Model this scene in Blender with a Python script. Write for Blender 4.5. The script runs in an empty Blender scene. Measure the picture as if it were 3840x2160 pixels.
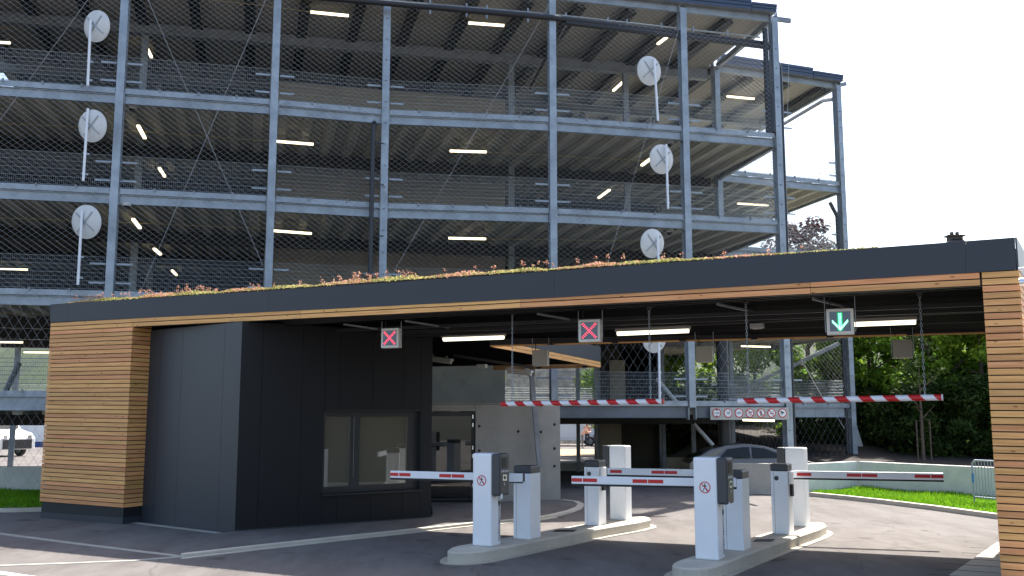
import bpy, bmesh, math, random
from mathutils import Vector, Matrix
R = math.radians
random.seed(7)
# ------------------------------------------------------------------ camera, sky, sun, exposure
EYE = 2.1; F = 3600.0; PITCH = R(7.5)
SUN_AZ = R(57); SUN_EL = R(54.5)          # azimuth measured from +X towards +Y
scene = bpy.context.scene
cam = bpy.data.cameras.new('camera'); camo = bpy.data.objects.new('camera', cam)
scene.collection.objects.link(camo); scene.camera = camo
camo.location = (0, 0, EYE); camo.rotation_euler = (R(90) + PITCH, 0, 0)
cam.sensor_width = 36; cam.lens = F/3840*36; cam.clip_end = 2000; cam.clip_start = 0.05
scene.render.resolution_x = 1024; scene.render.resolution_y = 576
w = bpy.data.worlds.new('World'); scene.world = w; w.use_nodes = True
nt = w.node_tree; bg = nt.nodes['Background']
sky = nt.nodes.new('ShaderNodeTexSky'); sky.sky_type = 'NISHITA'; sky.sun_disc = False
sky.sun_elevation = SUN_EL; sky.sun_rotation = R(90) - SUN_AZ
sky.air_density = 1.0; sky.dust_density = 2.6; sky.ozone_density = 1.0; sky.altitude = 100
nt.links.new(sky.outputs[0], bg.inputs[0]); bg.inputs[1].default_value = 0.135
sun = bpy.data.lights.new('sun', 'SUN'); sun.energy = 5.0; sun.angle = R(0.5); sun.color = (1, .95, .87)
suno = bpy.data.objects.new('sun', sun); scene.collection.objects.link(suno)
sd = Vector((math.cos(SUN_AZ)*math.cos(SUN_EL), math.sin(SUN_AZ)*math.cos(SUN_EL), math.sin(SUN_EL)))
suno.rotation_euler = sd.to_track_quat('Z', 'Y').to_euler()
scene.view_settings.view_transform = 'Standard'; scene.view_settings.look = 'None'
scene.view_settings.exposure = 1.4; scene.view_settings.gamma = 1

# ------------------------------------------------------------------ measuring helpers (survey of the place from the photo)
cp, sp = math.cos(PITCH), math.sin(PITCH)
def ray(x, y):
    u = (x-1920)/F; v = (1080-y)/F
    return Vector((u, cp - v*sp, sp + v*cp))
def G(x, y, z=0.0):
    r = ray(x, y); t = (z-EYE)/r.z
    return Vector((r.x*t, r.y*t, z))
def W(x, y, Y):
    r = ray(x, y); t = Y/r.y
    return Vector((r.x*t, Y, EYE + r.z*t))
def VPl(x, y, p0, p1):
    r = ray(x, y); n = Vector((-(p1[1]-p0[1]), p1[0]-p0[0]))
    t = (n.x*p0[0]+n.y*p0[1])/(n.x*r.x+n.y*r.y)
    return Vector((r.x*t, r.y*t, EYE+r.z*t))
def V3(p, z): return Vector((p[0], p[1], z))

# ------------------------------------------------------------------ object helpers
COL = scene.collection
def tag(o, label=None, cat=None, group=None, kind=None):
    if label: o['label'] = label
    if cat: o['category'] = cat
    if group: o['group'] = group
    if kind: o['kind'] = kind
    return o
def thing(name, label, cat, loc=(0, 0, 0), group=None):
    o = bpy.data.objects.new(name, None); COL.objects.link(o); o.location = loc
    o.empty_display_size = .1
    return tag(o, label, cat, group)
def wpos(p):
    v = Vector((0, 0, 0))
    while p: v += p.location; p = p.parent
    return v
class MB:
    def __init__(s): s.v = []; s.f = []; s.m = []; s.cm = 0
    def mat(s, i): s.cm = i; return s
    def quad(s, *p):
        n = len(s.v); s.v += [tuple(q) for q in p]; s.f.append(tuple(range(n, n+len(p)))); s.m.append(s.cm); return s
    def hexa(s, b, t):                                  # bottom ring, top ring (same count)
        n = len(s.v); k = len(b); s.v += [tuple(q) for q in b] + [tuple(q) for q in t]
        s.f.append(tuple(reversed(range(n, n+k)))); s.f.append(tuple(range(n+k, n+2*k)))
        for i in range(k):
            j = (i+1) % k; s.f.append((n+i, n+j, n+k+j, n+k+i))
        s.m += [s.cm]*(k+2); return s
    def prism(s, poly, z0, z1):
        return s.hexa([V3(p, z0) for p in poly], [V3(p, z1) for p in poly])
    def box(s, c, ax, ay, sx, sy, z0, z1):              # c centre xy, ax/ay unit dirs, sizes
        ax = Vector(ax[:2]); ay = Vector(ay[:2]); c = Vector(c[:2])
        P = [c + ax*i*sx/2 + ay*j*sy/2 for i, j in ((-1, -1), (1, -1), (1, 1), (-1, 1))]
        return s.prism(P, z0, z1)
    def bar(s, a, b, w, h, up=Vector((0, 0, 1))):       # rectangular bar a->b centred
        a = Vector(a); b = Vector(b); d = (b-a).normalized()
        sd_ = d.cross(up)
        if sd_.length < 1e-4: sd_ = d.cross(Vector((0, 1, 0)))
        sd_.normalize(); u = sd_.cross(d).normalized()
        ring = lambda p: [p - sd_*w/2 - u*h/2, p + sd_*w/2 - u*h/2, p + sd_*w/2 + u*h/2, p - sd_*w/2 + u*h/2]
        return s.hexa(ring(a), ring(b))
    def tube(s, a, b, r, n=8, r2=None):
        a = Vector(a); b = Vector(b); d = (b-a).normalized(); r2 = r if r2 is None else r2
        x = d.orthogonal().normalized(); y = d.cross(x)
        ring = lambda p, q: [p + (x*math.cos(2*math.pi*i/n) + y*math.sin(2*math.pi*i/n))*q for i in range(n)]
        return s.hexa(ring(a, r), ring(b, r2))
    def path(s, pts, r, n=8):
        for a, b in zip(pts, pts[1:]): s.tube(a, b, r, n)
        return s
    def disc(s, c, nrm, r, th, n=24, r2=None):
        c = Vector(c); nrm = Vector(nrm).normalized()
        return s.tube(c, c+nrm*th, r, n, r2)
    def build(s, name, mats, parent=None, smooth=False, bevel=0):
        me = bpy.data.meshes.new(name); 
        o = wpos(parent) if parent else Vector((0, 0, 0))
        me.from_pydata([(v[0]-o.x, v[1]-o.y, v[2]-o.z) for v in s.v], [], s.f)
        if not isinstance(mats, (list, tuple)): mats = [mats]
        for m in mats: me.materials.append(m)
        if len(mats) > 1: me.polygons.foreach_set('material_index', s.m)
        if smooth:
            me.polygons.foreach_set('use_smooth', [True]*len(me.polygons))
        me.update()
        ob = bpy.data.objects.new(name, me); COL.objects.link(ob)
        if parent: ob.parent = parent
        if bevel:
            b = ob.modifiers.new('bevel', 'BEVEL'); b.width = bevel; b.segments = 2; b.limit_method = 'ANGLE'; b.angle_limit = R(40)
        if smooth:
            e = ob.modifiers.new('edges', 'EDGE_SPLIT'); e.split_angle = R(35)
        return ob
def txt_mesh(body, size, origin, ax, up, mat, name, parent, ex=.002, align='CENTER'):
    """real lettering: text turned to mesh, standing on origin, running along ax"""
    cu = bpy.data.curves.new('lettering', 'FONT'); cu.body = body; cu.size = size; cu.extrude = ex
    cu.align_x = align; cu.align_y = 'CENTER'; cu.resolution_u = 2
    t = bpy.data.objects.new('lettering', cu); COL.objects.link(t)
    dg = bpy.context.evaluated_depsgraph_get(); me = bpy.data.meshes.new_from_object(t.evaluated_get(dg))
    bpy.data.objects.remove(t); bpy.data.curves.remove(cu)
    ax = Vector(ax).normalized(); up = Vector(up).normalized(); n = ax.cross(up)
    o = wpos(parent) if parent else Vector((0, 0, 0)); og = Vector(origin)-o
    for v in me.vertices: c = v.co.copy(); v.co = og + ax*c.x + up*c.y + n*c.z
    me.materials.clear(); me.materials.append(mat)
    ob = bpy.data.objects.new(name, me); COL.objects.link(ob); ob.parent = parent
    return ob

# ------------------------------------------------------------------ materials
def mat(name, col, rough=.6, metal=0, noise=0, nscale=5, bump=0, bscale=60, col2=None, emit=None, es=0, spec=None, island=0, stretch=None, detail=4, trans=0):
    m = bpy.data.materials.new(name); m.use_nodes = True; t = m.node_tree; b = t.nodes['Principled BSDF']
    b.inputs['Base Color'].default_value = (*col, 1); b.inputs['Roughness'].default_value = rough; b.inputs['Metallic'].default_value = metal
    if spec is not None: b.inputs['Specular IOR Level'].default_value = spec
    if trans: b.inputs['Transmission Weight'].default_value = trans
    if emit: b.inputs['Emission Color'].default_value = (*emit, 1); b.inputs['Emission Strength'].default_value = es
    last = None
    if noise or bump or col2:
        tc = t.nodes.new('ShaderNodeTexCoord'); mp = t.nodes.new('ShaderNodeMapping'); t.links.new(tc.outputs['Object'], mp.inputs[0])
        if stretch: mp.inputs['Scale'].default_value = stretch
    if noise or col2:
        n = t.nodes.new('ShaderNodeTexNoise'); n.inputs['Scale'].default_value = nscale; n.inputs['Detail'].default_value = detail
        n.inputs['Roughness'].default_value = .62
        t.links.new(mp.outputs[0], n.inputs[0]); r = t.nodes.new('ShaderNodeValToRGB'); t.links.new(n.outputs[0], r.inputs[0])
        c2 = col2 or tuple(c*(1-noise) for c in col); c1 = col if col2 else tuple(min(1, c*(1+noise)) for c in col)
        r.color_ramp.elements[0].position = .32; r.color_ramp.elements[1].position = .68
        r.color_ramp.elements[0].color = (*c2, 1); r.color_ramp.elements[1].color = (*c1, 1)
        t.links.new(r.outputs[0], b.inputs['Base Color']); last = r.outputs[0]
        rr = t.nodes.new('ShaderNodeMapRange'); rr.inputs[3].default_value = max(.02, rough-.08); rr.inputs[4].default_value = min(1, rough+.08)
        t.links.new(n.outputs[0], rr.inputs[0]); t.links.new(rr.outputs[0], b.inputs['Roughness'])
    if island:
        g = t.nodes.new('ShaderNodeNewGeometry'); h = t.nodes.new('ShaderNodeHueSaturation'); mr = t.nodes.new('ShaderNodeMapRange')
        mr.inputs[3].default_value = 1-island; mr.inputs[4].default_value = 1+island
        t.links.new(g.outputs['Random Per Island'], mr.inputs[0]); t.links.new(mr.outputs[0], h.inputs['Value'])
        mr2 = t.nodes.new('ShaderNodeMapRange'); mr2.inputs[3].default_value = .5-island*.06; mr2.inputs[4].default_value = .5+island*.05
        ml = t.nodes.new('ShaderNodeMath'); ml.operation = 'FRACT'; mm = t.nodes.new('ShaderNodeMath'); mm.operation = 'MULTIPLY'; mm.inputs[1].default_value = 17.3
        t.links.new(g.outputs['Random Per Island'], mm.inputs[0]); t.links.new(mm.outputs[0], ml.inputs[0]); t.links.new(ml.outputs[0], mr2.inputs[0]); t.links.new(mr2.outputs[0], h.inputs['Hue'])
        if last: t.links.new(last, h.inputs['Color'])
        else: h.inputs['Color'].default_value = (*col, 1)
        t.links.new(h.outputs[0], b.inputs['Base Color'])
    if bump:
        n2 = t.nodes.new('ShaderNodeTexNoise'); n2.inputs['Scale'].default_value = bscale; n2.inputs['Detail'].default_value = 3
        bp = t.nodes.new('ShaderNodeBump'); bp.inputs['Strength'].default_value = bump; bp.inputs['Distance'].default_value = .01
        t.links.new(mp.outputs[0], n2.inputs[0]); t.links.new(n2.outputs[0], bp.inputs['Height']); t.links.new(bp.outputs[0], b.inputs['Normal'])
    return m
M = {}
M['galv'] = mat('galvanised_steel', (.32, .36, .395), .45, .35, .22, 2.2, .1, 30)
M['galvdk'] = mat('darkened_zinc_steel', (.13, .145, .165), .5, .2, .2, 1.5)  # galvanised steel darkened to carry the shade on the entrance beam
M['galv_d'] = mat('dull_galvanised_steel', (.26, .28, .30), .5, .3, .2, 3)
M['wire'] = mat('steel_wire', (.44, .45, .45), .4, .3)
M['rail'] = mat('rail_wire', (.42, .47, .50), .4, .5)
M['white'] = mat('white_powder_coat', (.80, .82, .84), .35, 0, .03, 2)
M['mirror_back'] = mat('mirror_back_plastic', (.66, .67, .66), .5, 0, .06, 4)
M['anth'] = mat('anthracite_plastic', (.045, .047, .052), .42)
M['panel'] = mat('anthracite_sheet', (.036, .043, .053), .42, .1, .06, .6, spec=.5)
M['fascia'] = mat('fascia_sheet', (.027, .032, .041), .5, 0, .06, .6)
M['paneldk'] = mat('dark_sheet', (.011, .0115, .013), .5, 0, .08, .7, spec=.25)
M['black'] = mat('black_paint', (.012, .012, .014), .6)
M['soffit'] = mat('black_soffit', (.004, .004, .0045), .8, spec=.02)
M['beamdk'] = mat('dark_steel', (.014, .014, .015), .5, .1)
M['conc'] = mat('concrete', (.40, .375, .33), .85, 0, .14, 1.6, .25, 25, detail=8)
M['concl'] = mat('pale_concrete', (.66, .64, .57), .85, 0, .1, 2.5, .3, 30, detail=8)
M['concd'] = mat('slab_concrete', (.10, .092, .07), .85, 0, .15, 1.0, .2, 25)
M['ceil'] = mat('deck_soffit', (.39, .375, .31), .75, 0, .12, .8)
M['roofpan'] = mat('roof_soffit_sheet', (.36, .33, .28), .7, 0, .08, .6)
M['core'] = mat('stair_core_concrete', (.44, .375, .275), .8, 0, .12, .9, .1, 10)
M['bluefascia'] = mat('blue_roof_sheet', (.055, .075, .12), .4, .2, .05, 2)
M['pipe'] = mat('black_pipe', (.022, .024, .03), .4)
M['red'] = mat('red_reflective', (.55, .012, .015), .35)
M['white_r'] = mat('white_reflective', (.78, .80, .84), .35)
M['signgrey'] = mat('sign_backing', (.42, .42, .38), .5)
M['blackink'] = mat('black_ink', (.01, .01, .012), .5)
M['glass'] = mat('reflection_tinted_glazing', (.15, .135, .095), .02, 0, spec=1.6)  # beige base colour imitates the pale surroundings mirrored in the booth panes
M['glass'].node_tree.nodes['Principled BSDF'].inputs['IOR'].default_value = 1.9
M['doorglass'] = mat('door_glazing', (.012, .012, .011), .02, spec=1.3)
M['carglass'] = mat('car_window', (.015, .018, .016), .08, spec=.35)
M['kerbc'] = mat('kerb_concrete', (.50, .455, .375), .85, 0, .12, 2.2, .35, 30, detail=8)
M['apron'] = mat('kerb_footing', (.40, .365, .30), .9, 0, .15, 3, .3, 30, detail=8)
M['cable'] = mat('yellow_cable', (.40, .33, .16), .6)
M['frame'] = mat('window_frame', (.02, .022, .024), .4)
M['metal'] = mat('bright_metal', (.7, .72, .74), .25, 1)
M['boxgrey'] = mat('signal_housing_grey', (.62, .60, .55), .5, .2, .05, 3)
M['boxback'] = mat('signal_back_grey', (.36, .34, .30), .55)
M['disp'] = mat('display_glass', (.06, .09, .15), .2, 0, spec=.8)
M['ledr'] = mat('red_led', (.9, .05, .08), .4, emit=(1, .05, .10), es=1.6)
M['ledg'] = mat('green_led', (.3, 1, .6), .4, emit=(.25, 1, .5), es=1.8)
M['ledgd'] = mat('green_led_plate', (.0, .2, .08), .4, emit=(0, .35, .12), es=.5)
M['lampglow'] = mat('lamp_tube', (.9, .9, .8), .4, emit=(1, .93, .74), es=.75)
M['lampgl2'] = mat('garage_lamp_tube', (.9, .9, .8), .4, emit=(1, .84, .55), es=1.3)
M['lampoff'] = mat('lamp_diffuser_unlit', (.45, .45, .42), .4)
M['lampbody'] = mat('lamp_body', (.20, .19, .17), .5)
M['soil'] = mat('dark_soil', (.028, .021, .016), .95, 0, .4, 2, .5, 10)  # kept this dark to give the earth bank its tree shade
M['dry'] = mat('dry_ground', (.34, .24, .14), .95, 0, .35, 1.2, .4, 6)
M['bark'] = mat('bark', (.10, .075, .055), .9, 0, .3, 8)
def leafmat(name, c1, c2, isl=.35, tr=.25):
    m = mat(name, c1, .65, 0, 0, 2.2, 0, 1, col2=c2, island=isl, spec=.12)
    t = m.node_tree; b = t.nodes['Principled BSDF']; src = b.inputs['Base Color'].links[0].from_socket
    td = t.nodes.new('ShaderNodeBsdfTranslucent'); mx = t.nodes.new('ShaderNodeMixShader'); mx.inputs[0].default_value = tr
    t.links.new(src, td.inputs[0]); t.links.new(b.outputs[0], mx.inputs[1]); t.links.new(td.outputs[0], mx.inputs[2])
    out = [n for n in t.nodes if n.type == 'OUTPUT_MATERIAL'][0]; t.links.new(mx.outputs[0], out.inputs[0])
    return m
M['leaf'] = leafmat('tree_leaf', (.20, .33, .035), (.07, .15, .02), .4, .45)
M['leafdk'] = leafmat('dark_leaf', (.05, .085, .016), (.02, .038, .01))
M['leafy'] = leafmat('light_leaf', (.32, .45, .05), (.14, .25, .03), .4, .45)
M['leafp'] = leafmat('purple_leaf', (.10, .035, .035), (.05, .02, .025))
M['grass'] = leafmat('grass_blade', (.20, .40, .02), (.11, .27, .012), .3, .45)
M['grassbase'] = mat('grass_soil', (.05, .09, .015), .95, 0, .4, 6)
M['sedum'] = leafmat('sedum_green', (.50, .46, .18), (.30, .31, .09), .4, .35)
M['sedumr'] = leafmat('sedum_pink', (.70, .40, .30), (.52, .27, .16), .35, .35)
def asphalt():
    m = mat('asphalt', (.195, .178, .168), .85, 0, .10, .35, .25, 90, detail=8, spec=.12)
    t = m.node_tree; b = t.nodes['Principled BSDF']; src = b.inputs['Base Color'].links[0].from_socket
    tc = t.nodes.new('ShaderNodeTexCoord'); n = t.nodes.new('ShaderNodeTexNoise'); n.inputs['Scale'].default_value = 55; n.inputs['Detail'].default_value = 5
    mx = t.nodes.new('ShaderNodeMixRGB'); mx.blend_type = 'MULTIPLY'; mx.inputs[0].default_value = .35
    t.links.new(tc.outputs['Object'], n.inputs[0]); t.links.new(src, mx.inputs[1]); t.links.new(n.outputs[0], mx.inputs[2]); 
    n3 = t.nodes.new('ShaderNodeTexNoise'); n3.inputs['Scale'].default_value = 1.3; n3.inputs['Detail'].default_value = 6; n3.inputs['Roughness'].default_value = .7
    r3 = t.nodes.new('ShaderNodeValToRGB'); r3.color_ramp.elements[0].position = .3; r3.color_ramp.elements[0].color = (.66, .64, .64, 1); r3.color_ramp.elements[1].position = .6; r3.color_ramp.elements[1].color = (1, 1, 1, 1)
    mp = t.nodes.new('ShaderNodeMapping'); mp.inputs['Rotation'].default_value = (0, 0, R(28)); mp.inputs['Scale'].default_value = (1, .3, 1)
    t.links.new(tc.outputs['Object'], mp.inputs[0]); t.links.new(mp.outputs[0], n3.inputs[0]); t.links.new(n3.outputs[0], r3.inputs[0])
    m2 = t.nodes.new('ShaderNodeMixRGB'); m2.blend_type = 'MULTIPLY'; m2.inputs[0].default_value = 1
    t.links.new(mx.outputs[0], m2.inputs[1]); t.links.new(r3.outputs[0], m2.inputs[2])
    n4 = t.nodes.new('ShaderNodeTexNoise'); n4.inputs['Scale'].default_value = 1.7; n4.inputs['Detail'].default_value = 2
    r4 = t.nodes.new('ShaderNodeValToRGB'); r4.color_ramp.elements[0].position = .27; r4.color_ramp.elements[0].color = (.5, .48, .46, 1); r4.color_ramp.elements[1].position = .36; r4.color_ramp.elements[1].color = (1, 1, 1, 1)
    t.links.new(tc.outputs['Object'], n4.inputs[0]); t.links.new(n4.outputs[0], r4.inputs[0])
    vo = t.nodes.new('ShaderNodeTexVoronoi'); vo.feature = 'DISTANCE_TO_EDGE'; vo.inputs['Scale'].default_value = .16
    wp_ = t.nodes.new('ShaderNodeTexNoise'); wp_.inputs['Scale'].default_value = 1.1; wp_.inputs['Detail'].default_value = 5
    av = t.nodes.new('ShaderNodeMixRGB'); av.blend_type = 'ADD'; av.inputs[0].default_value = .8; t.links.new(tc.outputs['Object'], av.inputs[1]); t.links.new(tc.outputs['Object'], wp_.inputs[0]); t.links.new(wp_.outputs['Color'], av.inputs[2]); t.links.new(av.outputs[0], vo.inputs['Vector'])
    r5 = t.nodes.new('ShaderNodeValToRGB'); r5.color_ramp.elements[0].position = .0; r5.color_ramp.elements[0].color = (.62, .6, .58, 1); r5.color_ramp.elements[1].position = .004; r5.color_ramp.elements[1].color = (1, 1, 1, 1); t.links.new(vo.outputs['Distance'], r5.inputs[0])
    m4 = t.nodes.new('ShaderNodeMixRGB'); m4.blend_type = 'MULTIPLY'; m4.inputs[0].default_value = .8; t.links.new(m2.outputs[0], m4.inputs[1]); t.links.new(r4.outputs[0], m4.inputs[2])
    m5 = t.nodes.new('ShaderNodeMixRGB'); m5.blend_type = 'MULTIPLY'; m5.inputs[0].default_value = .7; t.links.new(m4.outputs[0], m5.inputs[1]); t.links.new(r5.outputs[0], m5.inputs[2])
    t.links.new(m5.outputs[0], b.inputs['Base Color'])
    return m
M['asphalt'] = asphalt()
def wood(name, c1, c2, axis_rot):
    m = bpy.data.materials.new(name); m.use_nodes = True; t = m.node_tree; b = t.nodes['Principled BSDF']; b.inputs['Roughness'].default_value = .6
    tc = t.nodes.new('ShaderNodeTexCoord'); rt = t.nodes.new('ShaderNodeMapping'); rt.inputs['Rotation'].default_value = (0, 0, axis_rot)
    g = t.nodes.new('ShaderNodeNewGeometry'); cmb = t.nodes.new('ShaderNodeVectorMath'); cmb.operation = 'SCALE'; cmb.inputs[0].default_value = (37, 11, 5)
    t.links.new(g.outputs['Random Per Island'], cmb.inputs['Scale']); add = t.nodes.new('ShaderNodeVectorMath'); add.operation = 'ADD'
    t.links.new(tc.outputs['Object'], rt.inputs[0])
    st = t.nodes.new('ShaderNodeVectorMath'); st.operation = 'MULTIPLY'; st.inputs[1].default_value = (1.2, 1.2, 34)
    t.links.new(rt.outputs[0], st.inputs[0]); t.links.new(st.outputs[0], add.inputs[0]); t.links.new(cmb.outputs[0], add.inputs[1])
    n = t.nodes.new('ShaderNodeTexNoise'); n.inputs['Scale'].default_value = 1.3; n.inputs['Detail'].default_value = 6; n.inputs['Distortion'].default_value = .6
    t.links.new(add.outputs[0], n.inputs[0]); r = t.nodes.new('ShaderNodeValToRGB'); t.links.new(n.outputs[0], r.inputs[0])
    r.color_ramp.elements[0].position = .3; r.color_ramp.elements[0].color = (*c2, 1); r.color_ramp.elements[1].position = .7; r.color_ramp.elements[1].color = (*c1, 1)
    # knots
    st2 = t.nodes.new('ShaderNodeVectorMath'); st2.operation = 'MULTIPLY'; st2.inputs[1].default_value = (1.0, 1.0, 3.0); t.links.new(rt.outputs[0], st2.inputs[0])
    ad2 = t.nodes.new('ShaderNodeVectorMath'); ad2.operation = 'ADD'; t.links.new(st2.outputs[0], ad2.inputs[0]); t.links.new(cmb.outputs[0], ad2.inputs[1])
    vo = t.nodes.new('ShaderNodeTexVoronoi'); vo.inputs['Scale'].default_value = 3.4; t.links.new(ad2.outputs[0], vo.inputs[0])
    kr = t.nodes.new('ShaderNodeValToRGB'); kr.color_ramp.elements[0].position = .05; kr.color_ramp.elements[0].color = (.35, .22, .15, 1); kr.color_ramp.elements[1].position = .13; kr.color_ramp.elements[1].color = (1, 1, 1, 1)
    t.links.new(vo.outputs['Distance'], kr.inputs[0]); mk = t.nodes.new('ShaderNodeMixRGB'); mk.blend_type = 'MULTIPLY'; mk.inputs[0].default_value = 1
    t.links.new(r.outputs[0], mk.inputs[1]); t.links.new(kr.outputs[0], mk.inputs[2])
    h = t.nodes.new('ShaderNodeHueSaturation'); mr = t.nodes.new('ShaderNodeMapRange'); mr.inputs[3].default_value = .78; mr.inputs[4].default_value = 1.15
    t.links.new(g.outputs['Random Per Island'], mr.inputs[0]); t.links.new(mr.outputs[0], h.inputs['Value'])
    m5 = t.nodes.new('ShaderNodeMath'); m5.operation = 'MULTIPLY'; m5.inputs[1].default_value = 23.7; m6 = t.nodes.new('ShaderNodeMath'); m6.operation = 'FRACT'
    t.links.new(g.outputs['Random Per Island'], m5.inputs[0]); t.links.new(m5.outputs[0], m6.inputs[0])
    mr2 = t.nodes.new('ShaderNodeMapRange'); mr2.inputs[3].default_value = .486; mr2.inputs[4].default_value = .508
    t.links.new(m6.outputs[0], mr2.inputs[0]); t.links.new(mr2.outputs[0], h.inputs['Hue']); t.links.new(mk.outputs[0], h.inputs['Color'])
    t.links.new(h.outputs[0], b.inputs['Base Color'])
    return m
M['wood'] = wood('larch_boards', (.80, .43, .165), (.56, .26, .075), R(28))
print('materials ok')

# ------------------------------------------------------------------ canopy frame of reference
c_ = Vector((.8829, -.4695)); n_ = Vector((.4695, .8829)); P0 = Vector((-7.5, 18.9))
def T(x, y, off=0.0):
    a = P0 + n_*off; return VPl(x, y, a, a + c_)
def fp(t, d): return P0 + c_*t + n_*d
def td(p): q = Vector(p[:2]) - P0; return q.dot(c_), q.dot(n_)
C3 = Vector((c_.x, c_.y, 0)); N3 = Vector((n_.x, n_.y, 0)); UP = Vector((0, 0, 1))

# ------------------------------------------------------------------ ground, kerbs, grass
g = MB(); g.quad((-400, -30, 0), (400, -30, 0), (400, 900, 0), (-400, 900, 0))
tag(g.build('ground', M['asphalt']), kind='structure')
def strip(pts, wd, z0, z1, name, m, parent=None):
    b = MB(); pts = [Vector(p[:2]) for p in pts]; L = []; Rr = []
    for i, p in enumerate(pts):
        d = (pts[min(i+1, len(pts)-1)] - pts[max(i-1, 0)]).normalized(); q = Vector((-d.y, d.x))
        L.append(p + q*wd/2); Rr.append(p - q*wd/2)
    for i in range(len(pts)-1):
        b.prism([Rr[i], Rr[i+1], L[i+1], L[i]], z0, z1)
    return b.build(name, m, parent)
kerbm = M['kerbc']; M['flush'] = mat('flush_kerb_stone', (.33, .31, .27), .85, 0, .15, 4, .3, 40)
k1 = [G(686, 2088), G(980, 2054), G(1280, 2021), G(1575, 1990), G(1770, 1968), G(1905, 1958), G(2000, 1949), G(2075, 1937), G(2135, 1922), G(2170, 1908), G(2178, 1896), G(2160, 1886), G(2110, 1880)]
tag(strip(k1, .14, 0, .045, 'kerb', kerbm), kind='structure')
tag(strip([p + Vector((.05, -.2, 0)) for p in k1[:8]], .08, 0, .012, 'gutter', kerbm), kind='structure')
tag(strip([G(-60, 1994), G(300, 2041), G(671, 2086)], .13, 0, .006, 'flush_kerb', M['flush']), kind='structure')
tag(strip([G(-60, 2124), G(250, 2113), G(497, 2103), G(686, 2088)], .11, 0, .007, 'flush_kerb', M['flush']), kind='structure')
tag(strip([G(-60, 2140), G(120, 2166)], .14, 0, .006, 'flush_kerb', M['concl']), kind='structure')
BC = G(879.5, 2001.5); BL = G(521.7, 1956.8); BR = G(1616, 1948.6)
tag(strip([BL + Vector((-.1, -.12, 0)), BC + Vector((0, -.15, 0)), BR + Vector((.1, -.15, 0))], .14, 0, .008, 'flush_kerb', M['flush']), kind='structure')
# raised walkway between booth and kerb
wk = MB(); wk.prism([Vector(p[:2]) for p in k1] + [Vector(G(2000, 1882)[:2]), Vector(G(1620, 1900)[:2]), Vector(BR[:2]) + Vector((0, .5)), Vector(BC[:2]) + Vector((.2, .4)), Vector(BC[:2]) + Vector((-.3, -.3))], .0, .038)
tag(wk.build('walkway', M['asphalt']), kind='structure')
# pale paving bottom right
pv = MB(); a = [G(3739, 2040), G(3560, 2165), G(3540, 2300), G(4300, 2300), G(4300, 2040)]
pv.prism([Vector(p[:2]) for p in reversed(a)], 0, .03); tag(pv.build('paving', M['kerbc']), kind='structure')
sl = MB()
for i in range(7):
    p = G(3690-i*30, 2078+i*22); sl.box(p + Vector((1.0, .0, 0)), C3, N3, 2.2, .012, .0305, .034)
e0 = Vector(G(3739, 2040)[:2]); e1 = Vector(G(3540, 2300)[:2]); ed = (e1-e0).normalized(); eq = Vector((-ed.y, ed.x))
for kk in (.42,):
    sl.bar(V3(e0+eq*kk, .032), V3(e1+eq*kk, .032), .012, .004)
tag(sl.build('paving_joints', M['soil']), kind='structure')

def grass_patch(name, poly, n, label=None, hmin=.05, hmax=.14):
    b = MB(); b.prism([Vector(p[:2]) for p in poly], 0, .05)
    tag(b.build('lawn', M['grassbase']), kind='structure')
    P = [Vector(p[:2]) for p in poly]; x0 = min(p.x for p in P); x1 = max(p.x for p in P); y0 = min(p.y for p in P); y1 = max(p.y for p in P)
    def inside(q):
        c = False; j = len(P)-1
        for i in range(len(P)):
            if (P[i].y > q.y) != (P[j].y > q.y) and q.x < (P[j].x-P[i].x)*(q.y-P[i].y)/(P[j].y-P[i].y)+P[i].x: c = not c
            j = i
        return c
    b = MB(); k = 0
    while k < n:
        q = Vector((random.uniform(x0, x1), random.uniform(y0, y1)))
        if not inside(q): continue
        k += 1; an = random.random()*math.pi; h = random.uniform(hmin, hmax)*(1+.6*(math.sin(q.x*2.1)*math.sin(q.y*1.7)))
        if random.random() < .004: h *= 2.4
        s_ = Vector((math.cos(an), math.sin(an), 0))*random.uniform(.008, .018); l = Vector((random.uniform(-.05, .05), random.uniform(-.05, .05), h))
        o = V3(q, .05); b.quad(o-s_, o+s_, o+l+s_*.1); 
    tag(b.build(name, M['grass']), kind='stuff')
grR = [G(3042, 1858), G(3305, 1883), G(3740, 1938), G(4200, 1990), G(4200, 1880), G(3740, 1868), G(3222, 1836), G(3045, 1845)]
grass_patch('grass', grR, 30000, hmin=.035, hmax=.105)
tag(strip([G(3042, 1861), G(3170, 1873), G(3305, 1888), G(3500, 1912), G(3740, 1945), G(4200, 1998)], .16, 0, .10, 'kerb', kerbm), kind='structure')
grL = [G(-300, 1920), G(200, 1912), G(330, 1905), G(330, 1846), G(-300, 1846)]
grass_patch('grass', grL, 9000, hmin=.04, hmax=.1)
tag(strip([G(-300, 1924), G(60, 1920), G(240, 1915)], .12, 0, .08, 'kerb', kerbm), kind='structure')
print('ground ok')

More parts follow.
